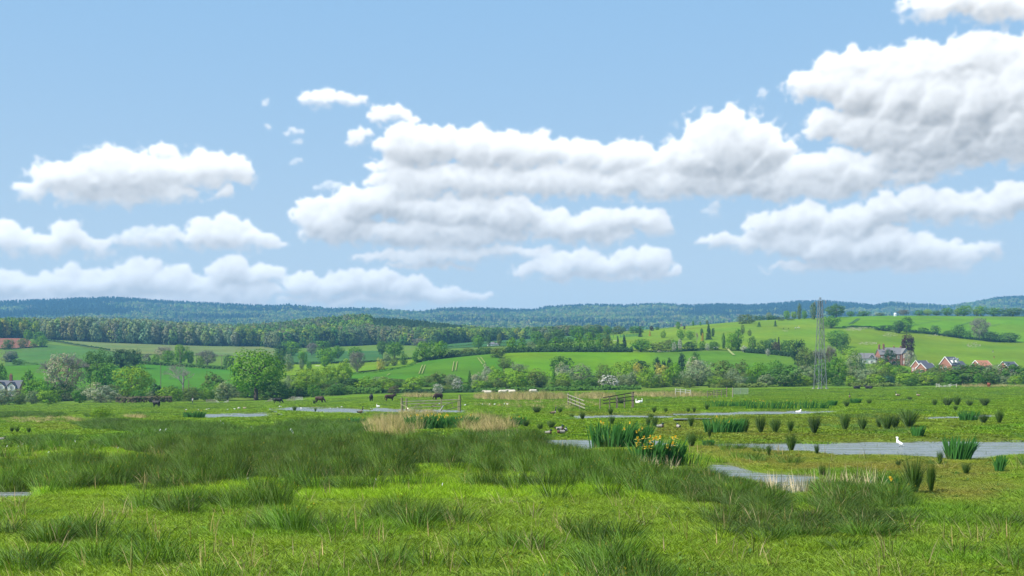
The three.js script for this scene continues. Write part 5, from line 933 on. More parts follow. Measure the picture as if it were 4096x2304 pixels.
{
  const gulls = [[745, 1641, 'first gull from the left on the turf'], [793, 1643, 'second gull from the left on the turf'], [827, 1640, 'third gull from the left on the turf'], [836, 1639, 'fourth gull from the left on the turf'], [910, 1642, 'lone gull left of the pale stone'], [938, 1642, 'lone gull right of the pale stone'], [1118, 1637, 'left gull of the pair at the stream end'], [1125, 1637, 'right gull of the pair at the stream end'], [1163, 1639, 'gull beside the tussock in the stream'], [1205, 1636, 'gull sitting on the stream mud'], [1320, 1631, 'gull on the stream below the grazing bullock'], [1351, 1627, 'left gull on the far stream bank'], [1367, 1627, 'right gull on the far stream bank'], [1485, 1629, 'left gull of the three left of the broken gate'], [1496, 1628, 'middle gull of the three left of the broken gate'], [1508, 1628, 'right gull of the three left of the broken gate'], [1757, 1618, 'gull seen between the broken gate bars'], [1730, 1626, 'gull below the broken gate bars'], [1860, 1622, 'gull just right of the broken gate'], [1930, 1621, 'first gull in the grass right of the broken gate'], [1958, 1620, 'second gull in the grass right of the broken gate'], [1979, 1620, 'third gull in the grass right of the broken gate'], [2017, 1619, 'left gull of the pair left of the low fence'], [2029, 1620, 'right gull of the pair left of the low fence'], [3196, 1644, 'white gull wading in the right stream']];
  for (const [px, row, label] of gulls) animal('gull', gullG, birdMat, px, row, hash(px, row) * 6.28, px > 3000 ? 1.7 : 0.9, label, 'gull', 'gulls along the stream');
  for (const [px, row, t, label] of [[1512, 1630, 2.9, 'white swan resting at the stream end'], [2550, 1614, 2.4, 'left swan preening at the foot of the fence'], [2562, 1613, 0.3, 'right swan preening at the foot of the fence'], [2213, 1579, 0.2, 'white swan in the grass before the bramble hedge']]) animal('swan', swanG, birdMat, px, row, t, px < 2000 || px < 2300 ? 0.55 : 0.78, label, 'swan', 'swans on the marsh');
  const stone = new THREE.IcosahedronGeometry(0.5, 2); { const q = stone.attributes.position; for (let i = 0; i < q.count; i++) { const k = 0.8 + 0.3 * noise(q.getX(i) * 2 + 5, q.getY(i) * 2 + q.getZ(i)); q.setXYZ(i, q.getX(i) * k, q.getY(i) * k * 0.6, q.getZ(i) * k); } stone.computeVertexNormals(); }
  animal('stone', stone, matte(lin(0.42, 0.39, 0.34)), 956, 1636, 0.4, 0.75, 'pale stone on the left stream bank', 'stone', null, -0.1); animal('stone', stone, matte(lin(0.30, 0.22, 0.16)), 980, 1636, 1.4, 0.9, 'brown stone on the left stream bank', 'stone', null, -0.1);
}
// white feathers dropped on the grass
{
  const s = new THREE.Shape(); s.moveTo(0, -0.07); s.quadraticCurveTo(0.032, 0, 0, 0.07); s.quadraticCurveTo(-0.032, 0, 0, -0.07); const fg = new THREE.ShapeGeometry(s, 6), q = fg.attributes.position; for (let i = 0; i < q.count; i++) q.setZ(i, 3 * q.getX(i) ** 2 * 5 + q.getY(i) ** 2 * 2); fg.computeVertexNormals(); const fm = matte(lin(0.8, 0.8, 0.8), 0.9, { side: THREE.DoubleSide });
  const at = [[0, 92, 752], [0, 240, 752], [0, 300, 717], [0, 322, 797], [0, 436, 767], [0, 260, 853], [0, 205, 972], [0, 640, 836], [0, 755, 857], [0, 787, 724], [0, 957, 714], [0, 990, 678], [0, 1155, 760], [0, 1180, 757], [0, 1235, 808], [0, 1315, 664], [0, 1535, 660], [0, 1553, 772], [500, 395, 580], [500, 462, 582], [500, 535, 580], [500, 350, 855], [500, 424, 780], [500, 472, 798], [500, 634, 799], [500, 1260, 433], [500, 1292, 470], [500, 1382, 727], [500, 1315, 727], [500, 1415, 762], [500, 1510, 750], [500, 1660, 532], [500, 1562, 845], [500, 1613, 1217], [500, 1650, 1295], [1000, 535, 578], [1000, 552, 595], [1000, 565, 617], [1000, 935, 677], [1500, 908, 627], [1500, 1022, 696], [1500, 1080, 714], [1500, 12, 1225], [1500, 465, 1205], [1500, 885, 1290], [2000, 722, 745], [2000, 340, 937], [2000, 248, 1163], [3000, 1590, 1365]];
  for (const [o, x, y] of at) { const px = o + x / 3.292, row = 1560 + y / 3.292, f = new THREE.Mesh(fg, fm), p = spot(px, row + 12), tall = cover(p.x, p.z).rush > 0.3 ? 0.45 : 0.2; f.position.copy(p); f.position.y += tall; f.rotation.set(-0.9 + hash(x, y), hash(y, x) * 6, 0.4); f.scale.setScalar(-p.z > 60 ? 1.3 : 0.95); put(f, 'feather'); tag(f, 'small white feather caught in the marsh grass', 'feather', 'white feathers scattered over the marsh'); }
}
// people
const bodyMat = new THREE.MeshStandardMaterial({ vertexColors: true, roughness: 0.85 });
function personGeo(shirt, legs, pose) {
  const arms = pose === 'binoculars' ? both([[0, 1.4, 0.2, 0.06, 0.16, 1.2, 0.26, 0.05], [0.16, 1.2, 0.26, 0.048, 0.24, 1.5, 0.07, 0.04], [0.24, 1.5, 0.07, 0.04, 0.27, 1.54, 0.04, 0.03]]) : pose === 'bend' ? both([[0.06, 1.36, 0.19, 0.06, 0.2, 1.1, 0.16, 0.05], [0.2, 1.1, 0.16, 0.045, 0.34, 0.92, 0.04, 0.04]]) : both([[0, 1.4, 0.2, 0.06, -0.02, 1.12, 0.27, 0.05], [-0.02, 1.12, 0.27, 0.045, 0.07, 0.86, 0.26, 0.035], [0.07, 0.86, 0.26, 0.036, 0.09, 0.77, 0.25, 0.026]]);
  const step = pose === 'walk' ? 0.16 : 0.03;
  return blob([[0, 0.98, 0, 0.14, 0, 1.2, 0, 0.14], [0, 1.2, 0, 0.15, 0, 1.38, 0, 0.14], ...both([[0, 1.36, 0.08, 0.1, 0, 1.4, 0.17, 0.07]]), [0.01, 1.45, 0, 0.06, 0.02, 1.55, 0, 0.055], [0.02, 1.6, 0, 0.09, 0.03, 1.68, 0, 0.095], [0.1, 1.62, 0, 0.025, 0.12, 1.61, 0, 0.02], [0.01, 0.95, 0.09, 0.1, step, 0.5, 0.1, 0.07], [step, 0.5, 0.1, 0.065, step * 0.8, 0.08, 0.1, 0.045], [step * 0.8, 0.05, 0.1, 0.045, step + 0.16, 0.04, 0.1, 0.04], [0.01, 0.95, -0.09, 0.1, -step, 0.5, -0.1, 0.07], [-step, 0.5, -0.1, 0.065, -step * 1.3, 0.08, -0.1, 0.045], [-step * 1.3, 0.05, -0.1, 0.045, -step + 0.12, 0.04, -0.1, 0.04], ...arms], 0.024, 0.05, (x, y, z) => (y > 1.66 || (y > 1.58 && x < 0) ? [0.06, 0.04, 0.03] : y > 1.48 ? [0.45, 0.25, 0.17] : y < 0.09 ? [0.03, 0.025, 0.02] : y < 0.95 && Math.abs(z) < 0.22 ? legs : y < 0.9 ? [0.45, 0.25, 0.17] : shirt));
}
function person(px, row, turn, geo, label, group) { return animal('person', geo, bodyMat, px, row, turn, 1, label, 'person', group); }
person(770, 1615, -0.2, personGeo([0.62, 0.60, 0.58], [0.05, 0.06, 0.09], 'binoculars'), 'person in pale top and dark trousers standing at the hedge with raised hands');
const golfWhite = personGeo([0.7, 0.7, 0.72], [0.12, 0.12, 0.15], 'bend'), golfBlue = personGeo([0.55, 0.6, 0.72], [0.06, 0.07, 0.1], 'stand');
person(3182, 1319, 1.2, golfBlue, 'golfer in a pale top standing apart on the green', 'golfers'); person(3190, 1318, 0.3, golfWhite, 'golfer in a white top beside the flag', 'golfers'); person(3197, 1317, 2.6, golfWhite, 'golfer bending at the right of the group', 'golfers');
person(3972, 1414, 1.7, personGeo([0.05, 0.06, 0.08], [0.6, 0.58, 0.52], 'walk'), 'walker in a dark top and pale shorts on the right hill'); person(3976, 1436, 0.4, personGeo([0.12, 0.05, 0.05], [0.3, 0.12, 0.07], 'walk'), 'walker in reddish clothing lower on the right hill');
for (const [px, row, label] of [[3134, 1319, 'golf bag on a trolley left of the golfers'], [3153, 1319, 'golf bag on a trolley nearest the golfers']]) {
  const g = new THREE.Group(), p = spot(px, row, 0, 345); g.position.copy(p); const bag = new THREE.CylinderGeometry(0.16, 0.13, 0.95, 12); bag.rotateZ(-0.5); bag.translate(0.1, 0.75, 0); part(g, 'bag', bag, matte(lin(0.02, 0.02, 0.025)));
  for (const s of [-1, 1]) { const w = new THREE.TorusGeometry(0.15, 0.03, 8, 16); w.translate(-0.1, 0.17, 0.25 * s); part(g, 'wheel', w, matte(lin(0.03, 0.03, 0.03))); }
  part(g, 'handle', limb([-0.1, 0.2, 0], [0.6, 1.05, 0], 0.02, 0.02), matte(lin(0.3, 0.3, 0.3))); put(g, 'golf_trolley'); tag(g, label, 'golf trolley', 'golf trolleys'); }
{ const g = new THREE.Group(); g.position.copy(spot(3194, 1317, 0, 345)); part(g, 'pole', limb([0, 0, 0], [0, 2.2, 0], 0.02, 0.02), matte(lin(0.7, 0.7, 0.7))); const f = new THREE.BoxGeometry(0.6, 0.4, 0.02); f.translate(0.3, 2.0, 0); part(g, 'flag', f, matte(lin(0.75, 0.6, 0.03))); put(g, 'golf_flag'); tag(g, 'yellow golf flag standing among the golfers', 'flag'); }

// ---------------------------------------------------------------- fences and gates
const wood1 = matte(lin(0.20, 0.165, 0.115), 0.95), wood2 = matte(lin(0.30, 0.27, 0.20), 0.95), mossy = matte(lin(0.20, 0.20, 0.09), 0.95), darkWood = matte(lin(0.075, 0.06, 0.045), 0.95), whiteWood = matte(lin(0.55, 0.53, 0.47), 0.9), steel = new THREE.MeshStandardMaterial({ color: lin(0.50, 0.53, 0.54), roughness: 0.5, metalness: 0.5 });
const at3 = (px, row, d) => new THREE.Vector3(xOf(px, d), EYE + (HORIZON - row) / F * d, -d);
function plank(parent, name, a, b, w, h, m) {                            // a board between two points with slightly eased ends
  const v = b.clone().sub(a), L = v.length(), g = new THREE.BoxGeometry(L, h, w, 4, 1, 1), q = g.attributes.position;
  for (let i = 0; i < q.count; i++) { const t = hash(Math.round(a.x * 90), Math.round(q.getX(i) * 9)) - 0.5; q.setY(i, q.getY(i) * (1 + 0.12 * t) + t * h * 0.12); }
  g.computeVertexNormals(); g.applyQuaternion(new THREE.Quaternion().setFromUnitVectors(new THREE.Vector3(1, 0, 0), v.normalize())); g.translate((a.x + b.x) / 2 - parent.position.x, (a.y + b.y) / 2 - parent.position.y, (a.z + b.z) / 2 - parent.position.z); return part(parent, name, g, m);
}
function post(parent, p, top, r, m) { const h = top - (p.y - 0.3), g = new THREE.CylinderGeometry(r * 0.9, r, h, 8); g.translate(p.x - parent.position.x, p.y - 0.3 + h / 2 - parent.position.y, p.z - parent.position.z); return part(parent, 'post', g, m); }
function fenceOf(name, label, d0, posts, rails, m, pm = m, rw = 0.04, rh = 0.11, pr = 0.075, category = 'fence') {   // posts [px, top row, d?], rails [px,row,px,row,d?,d?,material?]
  const g = new THREE.Group(); g.position.copy(place(posts[0][0], posts[0][2] ?? d0));
  for (const [px, top, d = d0, r = pr] of posts) { const p = place(px, d); post(g, p, EYE + (HORIZON - top) / F * d, r, pm); }
  for (const [x0, y0, x1, y1, da = d0, db = da, mm = m] of rails) plank(g, 'rail', at3(x0, y0, da), at3(x1, y1, db), rw, rh, mm);
  put(g, name); tag(g, label, category); return g;
}
fenceOf('broken_gate', 'collapsed weathered field gate with leaning rails between thick posts', 143, [[1607, 1592, 141, 0.14], [1626, 1593, 146, 0.13], [1839, 1580, 143, 0.17], [1766, 1595, 144, 0.07], [1832, 1602, 146, 0.09], [1612, 1604, 148, 0.07]],
  [[1612, 1606, 1836, 1598, 144], [1618, 1616, 1800, 1611, 146], [1640, 1629, 1765, 1625, 145], [1600, 1614, 1648, 1640, 139, 136, mossy], [1770, 1624, 1847, 1598, 138, 142.5, mossy], [1786, 1641, 1847, 1622, 138, 142.5, mossy], [1754, 1652, 1774, 1622, 137, 138, whiteWood], [1658, 1626, 1700, 1606, 145, 145, wood1], [1724, 1628, 1764, 1606, 145, 145, wood1], [1806, 1604, 1814, 1632, 141, 141, mossy]], wood2, mossy, 0.05, 0.085, 0.1, 'gate');
fenceOf('rail_fence', 'short three-rail fence slanting down beside the gap', 150, [[2273, 1571, 162, 0.11], [2284, 1581, 157, 0.09], [2301, 1584, 148], [2319, 1592, 138]], [[2268, 1577, 2336, 1603, 163, 128], [2269, 1591, 2339, 1619, 163, 127], [2270, 1605, 2340, 1633, 163, 127]], wood2, wood1);
fenceOf('rail_fence', 'dark three-rail fence rising to a thick post by the swans', 140, [[2439, 1588, 138], [2466, 1584, 139], [2470, 1586, 141], [2498, 1577, 141], [2533, 1567, 143, 0.12], [2528, 1570, 142], [2400, 1594, 137]], [[2412, 1591, 2536, 1570, 136.9, 142.8], [2412, 1602, 2536, 1585, 136.9, 142.8], [2413, 1614, 2536, 1601, 136.9, 142.8]], darkWood, wood1);
fenceOf('rail_fence', 'pale two-rail fence standing in the tan reeds', 232, [[2702, 1553], [2722, 1555], [2742, 1556], [2762, 1558]], [[2700, 1556, 2764, 1562], [2701, 1564, 2764, 1571]], whiteWood, whiteWood);
fenceOf('rail_fence', 'dark fence left of the metal gate', 214, [[2830, 1563], [2856, 1560], [2868, 1559], [2886, 1558], [2907, 1548, 214, 0.1]], [[2829, 1567, 2908, 1558], [2829, 1574, 2908, 1567], [2829, 1580, 2908, 1575]], darkWood, wood1);
fenceOf('rail_fence', 'pale fallen fence below the brick houses', 322, [[3745, 1533], [3757, 1534], [3826, 1534], [3800, 1536]], [[3747, 1535, 3772, 1547], [3747, 1539, 3768, 1548], [3775, 1546, 3806, 1535], [3772, 1542, 3824, 1539], [3780, 1548, 3808, 1541], [3747, 1545, 3790, 1547]], whiteWood, whiteWood, 0.05, 0.13);
fenceOf('rail_fence', 'pale rails sloping down to the left of the lone oak gate', 322, [[1063, 1602], [1076, 1597], [1088, 1591]], [[1061, 1608, 1088, 1593], [1061, 1612, 1088, 1599], [1061, 1615, 1088, 1604]], wood2, wood2, 0.05, 0.16);
fenceOf('rail_fence', 'pale rails rising towards the far wooden gate', 322, [[1148, 1596], [1158, 1591], [1169, 1585, 322, 0.13], [1175, 1585, 322, 0.13]], [[1147, 1599, 1170, 1588], [1147, 1604, 1170, 1594], [1147, 1609, 1170, 1600]], wood2, wood2, 0.05, 0.16);
fenceOf('rail_fence', 'pale sagging rails beside the far left gate', 326, [[863, 1598], [880, 1612], [914, 1598]], [[863, 1600, 880, 1612], [863, 1605, 878, 1615], [886, 1614, 914, 1600], [886, 1617, 914, 1605]], whiteWood, wood2, 0.05, 0.14);
function barredGate(label, d, x0, x1, y0, y1, bars, m, brace) {
  const g = new THREE.Group(); g.position.copy(place(x0, d)); const top = (f) => lerp(y0, y1, f);
  for (let k = 0; k < bars; k++) { const t = 0.04 + 0.9 * k / (bars - 1); plank(g, 'bar', at3(x0, top(t), d), at3(x1, top(t), d), 0.04, m === steel ? 0.055 : 0.1, m); }
  for (const px of [x0, x1]) plank(g, 'stile', at3(px, y0, d + 0.05), at3(px, y1, d + 0.05), 0.07, m === steel ? 0.06 : 0.1, m);
  if (brace) { plank(g, 'brace', at3(x0, y1 - 1, d + 0.1), at3((x0 + x1) / 2, y0 + 1, d + 0.1), 0.04, 0.09, m); plank(g, 'brace', at3(x1, y1 - 1, d + 0.1), at3((x0 + x1) / 2, y0 + 1, d + 0.1), 0.04, 0.09, m); }
  else plank(g, 'brace', at3((x0 + x1) / 2, y0, d + 0.06), at3((x0 + x1) / 2, y1, d + 0.06), 0.04, 0.06, m);
  post(g, place(x0 - 1.5, d), EYE + (HORIZON - y0 + 2) / F * d, 0.1, wood2); put(g, 'field_gate'); tag(g, label, 'gate');
}
barredGate('galvanised metal bar gate at the marsh edge', 213, 2932, 2992, 1552, 1577, 7, steel, false);
barredGate('small wooden bar gate below the biggest oak', 324, 1180, 1211, 1588, 1603, 5, whiteWood, true);
barredGate('dark wooden bar gate behind the birdwatching walker', 327, 827, 862, 1598, 1613, 5, wood2, true);

// ---------------------------------------------------------------- lattice pylon
{
  const d = 322, base = place(3281, d), H = EYE + (HORIZON - 1189) / F * d - base.y, g = new THREE.Group(), m = new THREE.MeshStandardMaterial({ color: lin(0.16, 0.18, 0.185), roughness: 0.6, metalness: 0.1 }); g.position.copy(base); g.rotation.y = 0.3;
  const half = piecewise([[0, 1.32], [0.66, 0.70], [0.8, 0.56], [0.955, 0.44], [1, 0.1]]), bar = (name, a, b, r) => part(g, name, limb(a, b, r, r, 5), m);
  const cn = [[-1, -1], [1, -1], [1, 1], [-1, 1]], P = (t, k) => { const w = half(t); return [cn[k % 4][0] * w, t * H, cn[k % 4][1] * w]; };
  const lv = [0, 0.17, 0.32, 0.45, 0.56, 0.66, 0.73, 0.80, 0.88, 0.955, 1];
  for (let k = 0; k < 4; k++) { for (const [a, b] of [[0, 0.66], [0.66, 0.955], [0.955, 0.998]]) bar('leg', P(a, k), P(b, k), a < 0.9 ? 0.11 : 0.06); }
  for (let i = 0; i < lv.length - 2; i++) for (let k = 0; k < 4; k++) { bar('brace', P(lv[i], k), P(lv[i + 1], k + 1), 0.034); bar('brace', P(lv[i], k + 1), P(lv[i + 1], k), 0.034); if ([0.66, 0.8, 0.955].includes(lv[i + 1])) bar('ring', P(lv[i + 1], k), P(lv[i + 1], k + 1), 0.06); }
  for (let k = 0; k < 4; k++) { const f = new THREE.BoxGeometry(0.7, 0.6, 0.7), q = P(0, k); f.translate(q[0], 0, q[2]); part(g, 'footing', f, matte(lin(0.35, 0.34, 0.32))); }
  for (const s of [-1, 1]) { const q = 0.955 * H; bar('cross_arm', [0, q, 0.4], [s * 0.2, q + 0.1, s * 2.6], 0.05); bar('cross_arm', [0, 0.80 * H, 0.4], [s * 0.2, 0.80 * H + 0.1, s * 2.9], 0.05); const ins = new THREE.CylinderGeometry(0.07, 0.07, 0.9, 8); ins.translate(s * 0.2, q - 0.4, s * 2.55); part(g, 'insulator', ins, matte(lin(0.2, 0.12, 0.08), 0.4)); }
  put(g, 'electricity_pylon'); tag(g, 'tall grey steel lattice pylon standing at the marsh edge', 'pylon');
}
// poles
const poleMat = matte(lin(0.16, 0.13, 0.10));
for (const [px, top, d, label, bar] of [[643, 1455, 440, 'tall pale pole in the bare tree field', 0], [720, 1402, 596, 'pole in front of the tallest hedge oak', 1], [785, 1410, 598, 'pole at the middle of the long field hedge', 1], [887, 1420, 598, 'pole at the right of the long field hedge', 1], [755, 1518, 392, 'short pole at the foot of the bare tree', 0], [616, 1515, 395, 'short pole right of the yellow-green young oak', 0], [3456, 1412, 500, 'thin pole in front of the white cottage', 0]]) { const g = new THREE.Group(), p = place(px, d), h = EYE + (HORIZON - top) / F * d - p.y; g.position.copy(p); part(g, 'shaft', limb([0, -0.3, 0], [0, h, 0], 0.15, 0.11, 8), poleMat); if (bar) { const b = new THREE.BoxGeometry(1.6, 0.12, 0.12); b.translate(0, h - 0.4, 0.14); part(g, 'cross_arm', b, poleMat); } put(g, 'utility_pole'); tag(g, label, 'pole', 'poles in the left fields'); }
{ const g = new THREE.Group(), d = 368, p = place(1345, d), h = EYE + (HORIZON - 1533) / F * d - p.y; g.position.copy(p); part(g, 'post', limb([0, 0, 0], [0, h, 0], 0.09, 0.07, 8), matte(lin(0.5, 0.5, 0.5))); for (const [x, y] of [[0.05, h - 0.5], [0.2, h - 1.25]]) { const b = new THREE.BoxGeometry(0.45, 0.75, 0.25); b.translate(x, y, 0.2); part(g, 'signal_head', b, matte(lin(0.04, 0.04, 0.045))); } put(g, 'railway_signal'); tag(g, 'grey railway signal post above the bramble hedge', 'signal');
  const c = new THREE.Group(); c.position.copy(place(1354, 367)); const y0 = EYE + (HORIZON - 1568) / F * 367 - c.position.y, bx = new THREE.BoxGeometry(1.2, y0 + 0.7, 0.8); bx.translate(0, (y0 + 0.7) / 2, 0); part(c, 'case', bx, matte(lin(0.6, 0.6, 0.6))); const l = new THREE.BoxGeometry(1.3, 0.1, 0.9); l.translate(0, y0 + 0.75, 0); part(c, 'lid', l, matte(lin(0.5, 0.5, 0.52))); put(c, 'equipment_cabinet'); tag(c, 'white equipment cabinet beside the railway signal', 'cabinet'); }
{ // two white garden benches on the pasture top
  for (const [px, label] of [[2858, 'left white garden bench at the top of the worn path'], [2869, 'right white garden bench at the top of the worn path']]) { const g = new THREE.Group(); g.position.copy(spot(px, 1396, 0, 345)); const m = matte(lin(0.75, 0.75, 0.72)), bx = (n, w, h, dd, x, y, z) => { const b = new THREE.BoxGeometry(w, h, dd); b.translate(x, y, z); part(g, n, b, m); }; bx('seat', 1.2, 0.08, 0.5, 0, 0.45, 0); bx('backrest', 1.2, 0.7, 0.08, 0, 0.85, -0.24); for (const s of [-1, 1]) { bx('leg', 0.08, 0.45, 0.08, s * 0.5, 0.22, 0.2); bx('leg', 0.08, 0.45, 0.08, s * 0.5, 0.22, -0.2); } put(g, 'garden_bench'); tag(g, label, 'bench', 'white garden benches'); }
}
// ---------------------------------------------------------------- houses
const slate = matte(lin(0.10, 0.105, 0.125), 0.7), slateOld = matte(lin(0.19, 0.185, 0.185), 0.85), brickRed = matte(lin(0.33, 0.15, 0.105), 0.9), brickDark = matte(lin(0.21, 0.105, 0.08), 0.9), render = matte(lin(0.72, 0.71, 0.68), 0.9), timberM = matte(lin(0.03, 0.027, 0.025), 0.9), trimM = matte(lin(0.80, 0.80, 0.78), 0.6), tileOrange = matte(lin(0.46, 0.19, 0.11), 0.9), glassM = new THREE.MeshPhysicalMaterial({ color: lin(0.04, 0.05, 0.06), roughness: 0.08, specularIntensity: 1 }), potM = matte(lin(0.34, 0.14, 0.09));
{ // fine courses for roofs and walls that are too far off to show single slates or bricks
  const n = 128, a = new Uint8Array(n * n * 4), r = rngOf(8); for (let j = 0; j < n; j++) for (let i = 0; i < n; i++) { const row = Math.floor(j / 8), cell = hash(row, Math.floor((i + (row % 2) * 8) / 16)), v = (j % 8 === 0 ? 0.72 : 0.84 + 0.16 * cell) * 255, o = (j * n + i) * 4; a[o] = a[o + 1] = a[o + 2] = v - 6 * r(); a[o + 3] = 255; }
  const t = new THREE.DataTexture(a, n, n); t.wrapS = t.wrapT = THREE.RepeatWrapping; t.magFilter = THREE.LinearFilter; t.needsUpdate = true; t.repeat.set(0.5, 0.5); for (const m of [slate, slateOld, brickRed, brickDark, tileOrange]) m.map = t;
}
const boxAt = (g, name, m, x0, x1, y0, y1, z0, z1) => { const b = new THREE.BoxGeometry(x1 - x0, y1 - y0, z1 - z0); b.translate((x0 + x1) / 2, (y0 + y1) / 2, (z0 + z1) / 2); const u = b.attributes.uv; for (let i = 0; i < u.count; i++) u.setXY(i, u.getX(i) * (x1 - x0), u.getY(i) * (y1 - y0)); return part(g, name, b, m); };
// a gabled block: ridge along x, walls with pointed ends, two roof slopes with overhang, white bargeboards
function block(g, x0, x1, z0, z1, wall, eaves, ridge, roof, { barge = null, over = 0.3 } = {}) {
  const zm = (z0 + z1) / 2, s = new THREE.Shape(); s.moveTo(z0, 0); s.lineTo(z1, 0); s.lineTo(z1, eaves); s.lineTo(zm, ridge); s.lineTo(z0, eaves); s.closePath();
  const w = new THREE.ExtrudeGeometry(s, { depth: x1 - x0, bevelEnabled: false }); w.rotateY(Math.PI / 2); w.scale(1, 1, -1); { const i = w.index; if (!i) { const q = w.attributes.position, uv = w.attributes.uv; for (let k = 0; k < q.count; k += 3) { for (const A of [q, uv]) { const n = A.itemSize; for (let c = 0; c < n; c++) { const t = A.array[(k + 1) * n + c]; A.array[(k + 1) * n + c] = A.array[(k + 2) * n + c]; A.array[(k + 2) * n + c] = t; } } } } } w.translate(x0, 0, 0); w.computeVertexNormals(); part(g, 'wall', w, wall);
  const slope = Math.hypot(z1 - zm, ridge - eaves), k = (slope + over) / slope, a = Math.atan2(ridge - eaves, z1 - zm);
  for (const sgn of [-1, 1]) { const b = new THREE.BoxGeometry(x1 - x0 + 2 * over, 0.16, slope * k), u = b.attributes.uv; for (let i = 0; i < u.count; i++) u.setXY(i, u.getX(i) * (x1 - x0), u.getY(i) * slope); b.rotateX(sgn * a); const c = 0.5 * k; b.translate((x0 + x1) / 2, ridge + 0.1 - (ridge - eaves) * c, zm + sgn * (z1 - zm) * c); part(g, 'roof', b, roof); }
  if (barge) for (const x of [x0 - over - 0.03, x1 + over + 0.03]) for (const sgn of [-1, 1]) { const b = new THREE.BoxGeometry(0.06, 0.24, slope * k); b.rotateX(sgn * a); const c = 0.5 * k; b.translate(x, ridge + 0.1 - (ridge - eaves) * c, zm + sgn * (z1 - zm) * c); part(g, 'bargeboard', b, barge); }
}
function windowAt(g, x, y, z, w, h, panes = 2, turn = 0) {                  // frame proud of the wall, panes behind bars
  const o = new THREE.Group(); o.name = 'window'; o.position.set(x, y, z); o.rotation.y = turn; g.add(o);
  part(o, 'pane', new THREE.BoxGeometry(w, h, 0.06), glassM);
  const f = []; for (const [bx, by, bw, bh] of [[-w / 2, 0, 0.1, h + 0.1], [w / 2, 0, 0.1, h + 0.1], [0, h / 2, w, 0.1], [0, -h / 2, w, 0.12], ...[...Array(panes - 1)].map((_, i) => [-w / 2 + w * (i + 1) / panes, 0, 0.07, h]), [0, h * 0.18, w, 0.06]]) { const b = new THREE.BoxGeometry(bw, bh, 0.12); b.translate(bx, by, 0.04); f.push(b); }
  part(o, 'frame', mergeGeometries(f), trimM);
}
function chimney(g, x, z, y0, y1, w = 0.8, m = brickDark) { boxAt(g, 'chimney', m, x - w / 2, x + w / 2, y0, y1, z - w / 2, z + w / 2); for (const s of [-1, 1]) { const p = new THREE.CylinderGeometry(0.13, 0.15, 0.5, 8); p.translate(x + s * w * 0.22, y1 + 0.25, z); part(g, 'chimney_pot', p, potM); } }
function house(name, label, px, d, baseRow, turn) { const g = new THREE.Group(); g.position.copy(place(px, d)); g.position.y = Math.min(g.position.y, EYE + (HORIZON - baseRow) / F * d) - 0.2; g.rotation.y = turn; put(g, name); tag(g, label, 'house'); return g; }
{ // half-timbered house
  const g = house('timbered_house', 'large half-timbered brick house with slate roof and tall chimneys', 3572, 560, 1458, 0.12);
  block(g, -4.4, 4.0, -4, 3.4, brickRed, 5.8, 9.2, slateOld); block(g, -8, -4.2, -3, 2.4, brickRed, 5.6, 8.4, slateOld);
  const f = new THREE.Group(); f.name = 'front_gable'; f.position.set(4.6, 0, 3.2); f.rotation.y = -Math.PI / 2; f.scale.set(1.1, 1, 1.15); g.add(f);
  block(f, -3.6, 1.6, -1.9, 1.9, brickDark, 6.0, 8.8, slateOld, { barge: timberM });
  boxAt(f, 'bay', brickRed, 1.6, 2.5, 0, 5.9, -1.35, 1.35); boxAt(f, 'rendered_panel', render, 1.62, 1.75, 5.95, 6.6, -1.6, 1.6);
  { const s = new THREE.Shape(); s.moveTo(-1.7, 0); s.lineTo(1.7, 0); s.lineTo(0, 2.5); s.closePath(); const e = new THREE.ExtrudeGeometry(s, { depth: 0.12, bevelEnabled: false }); e.rotateY(Math.PI / 2); e.translate(1.64, 6.05, 0); part(f, 'rendered_gable', e, render); }
  for (let k = -3; k <= 3; k++) boxAt(f, 'timber', timberM, 1.7, 1.83, 6.05, 6.05 + 2.3 * (1 - Math.abs(k) / 4), k * 0.42 - 0.07, k * 0.42 + 0.07); boxAt(f, 'timber', timberM, 1.7, 1.85, 5.92, 6.1, -1.75, 1.75);
  for (const y of [1.6, 4.7]) { windowAt(f, 2.52, y, 0, 2.3, 1.7, 4, Math.PI / 2); windowAt(f, 2.05, y, 1.38, 0.6, 1.6, 1, 0); }
  for (const x of [-7, -5.4]) windowAt(g, x, 4.1, 2.45, 0.9, 1.4); for (const x of [-3, -1, 1.2]) { windowAt(g, x, 4.3, 3.45, 1, 1.4); windowAt(g, x, 1.5, 3.45, 1, 1.5); }
  chimney(g, -7.3, -0.3, 7, 10.6); chimney(g, -4.9, -0.3, 7, 10.9); chimney(g, 4.6, -1, 6.5, 9.9); chimney(g, 0.6, -0.3, 9, 9.8, 0.5);
  boxAt(g, 'solar_panel', matte(lin(0.25, 0.30, 0.42), 0.25), -6.6, -5.0, 7.25, 7.32, 0.3, 1.5).rotation.x = 0;
}
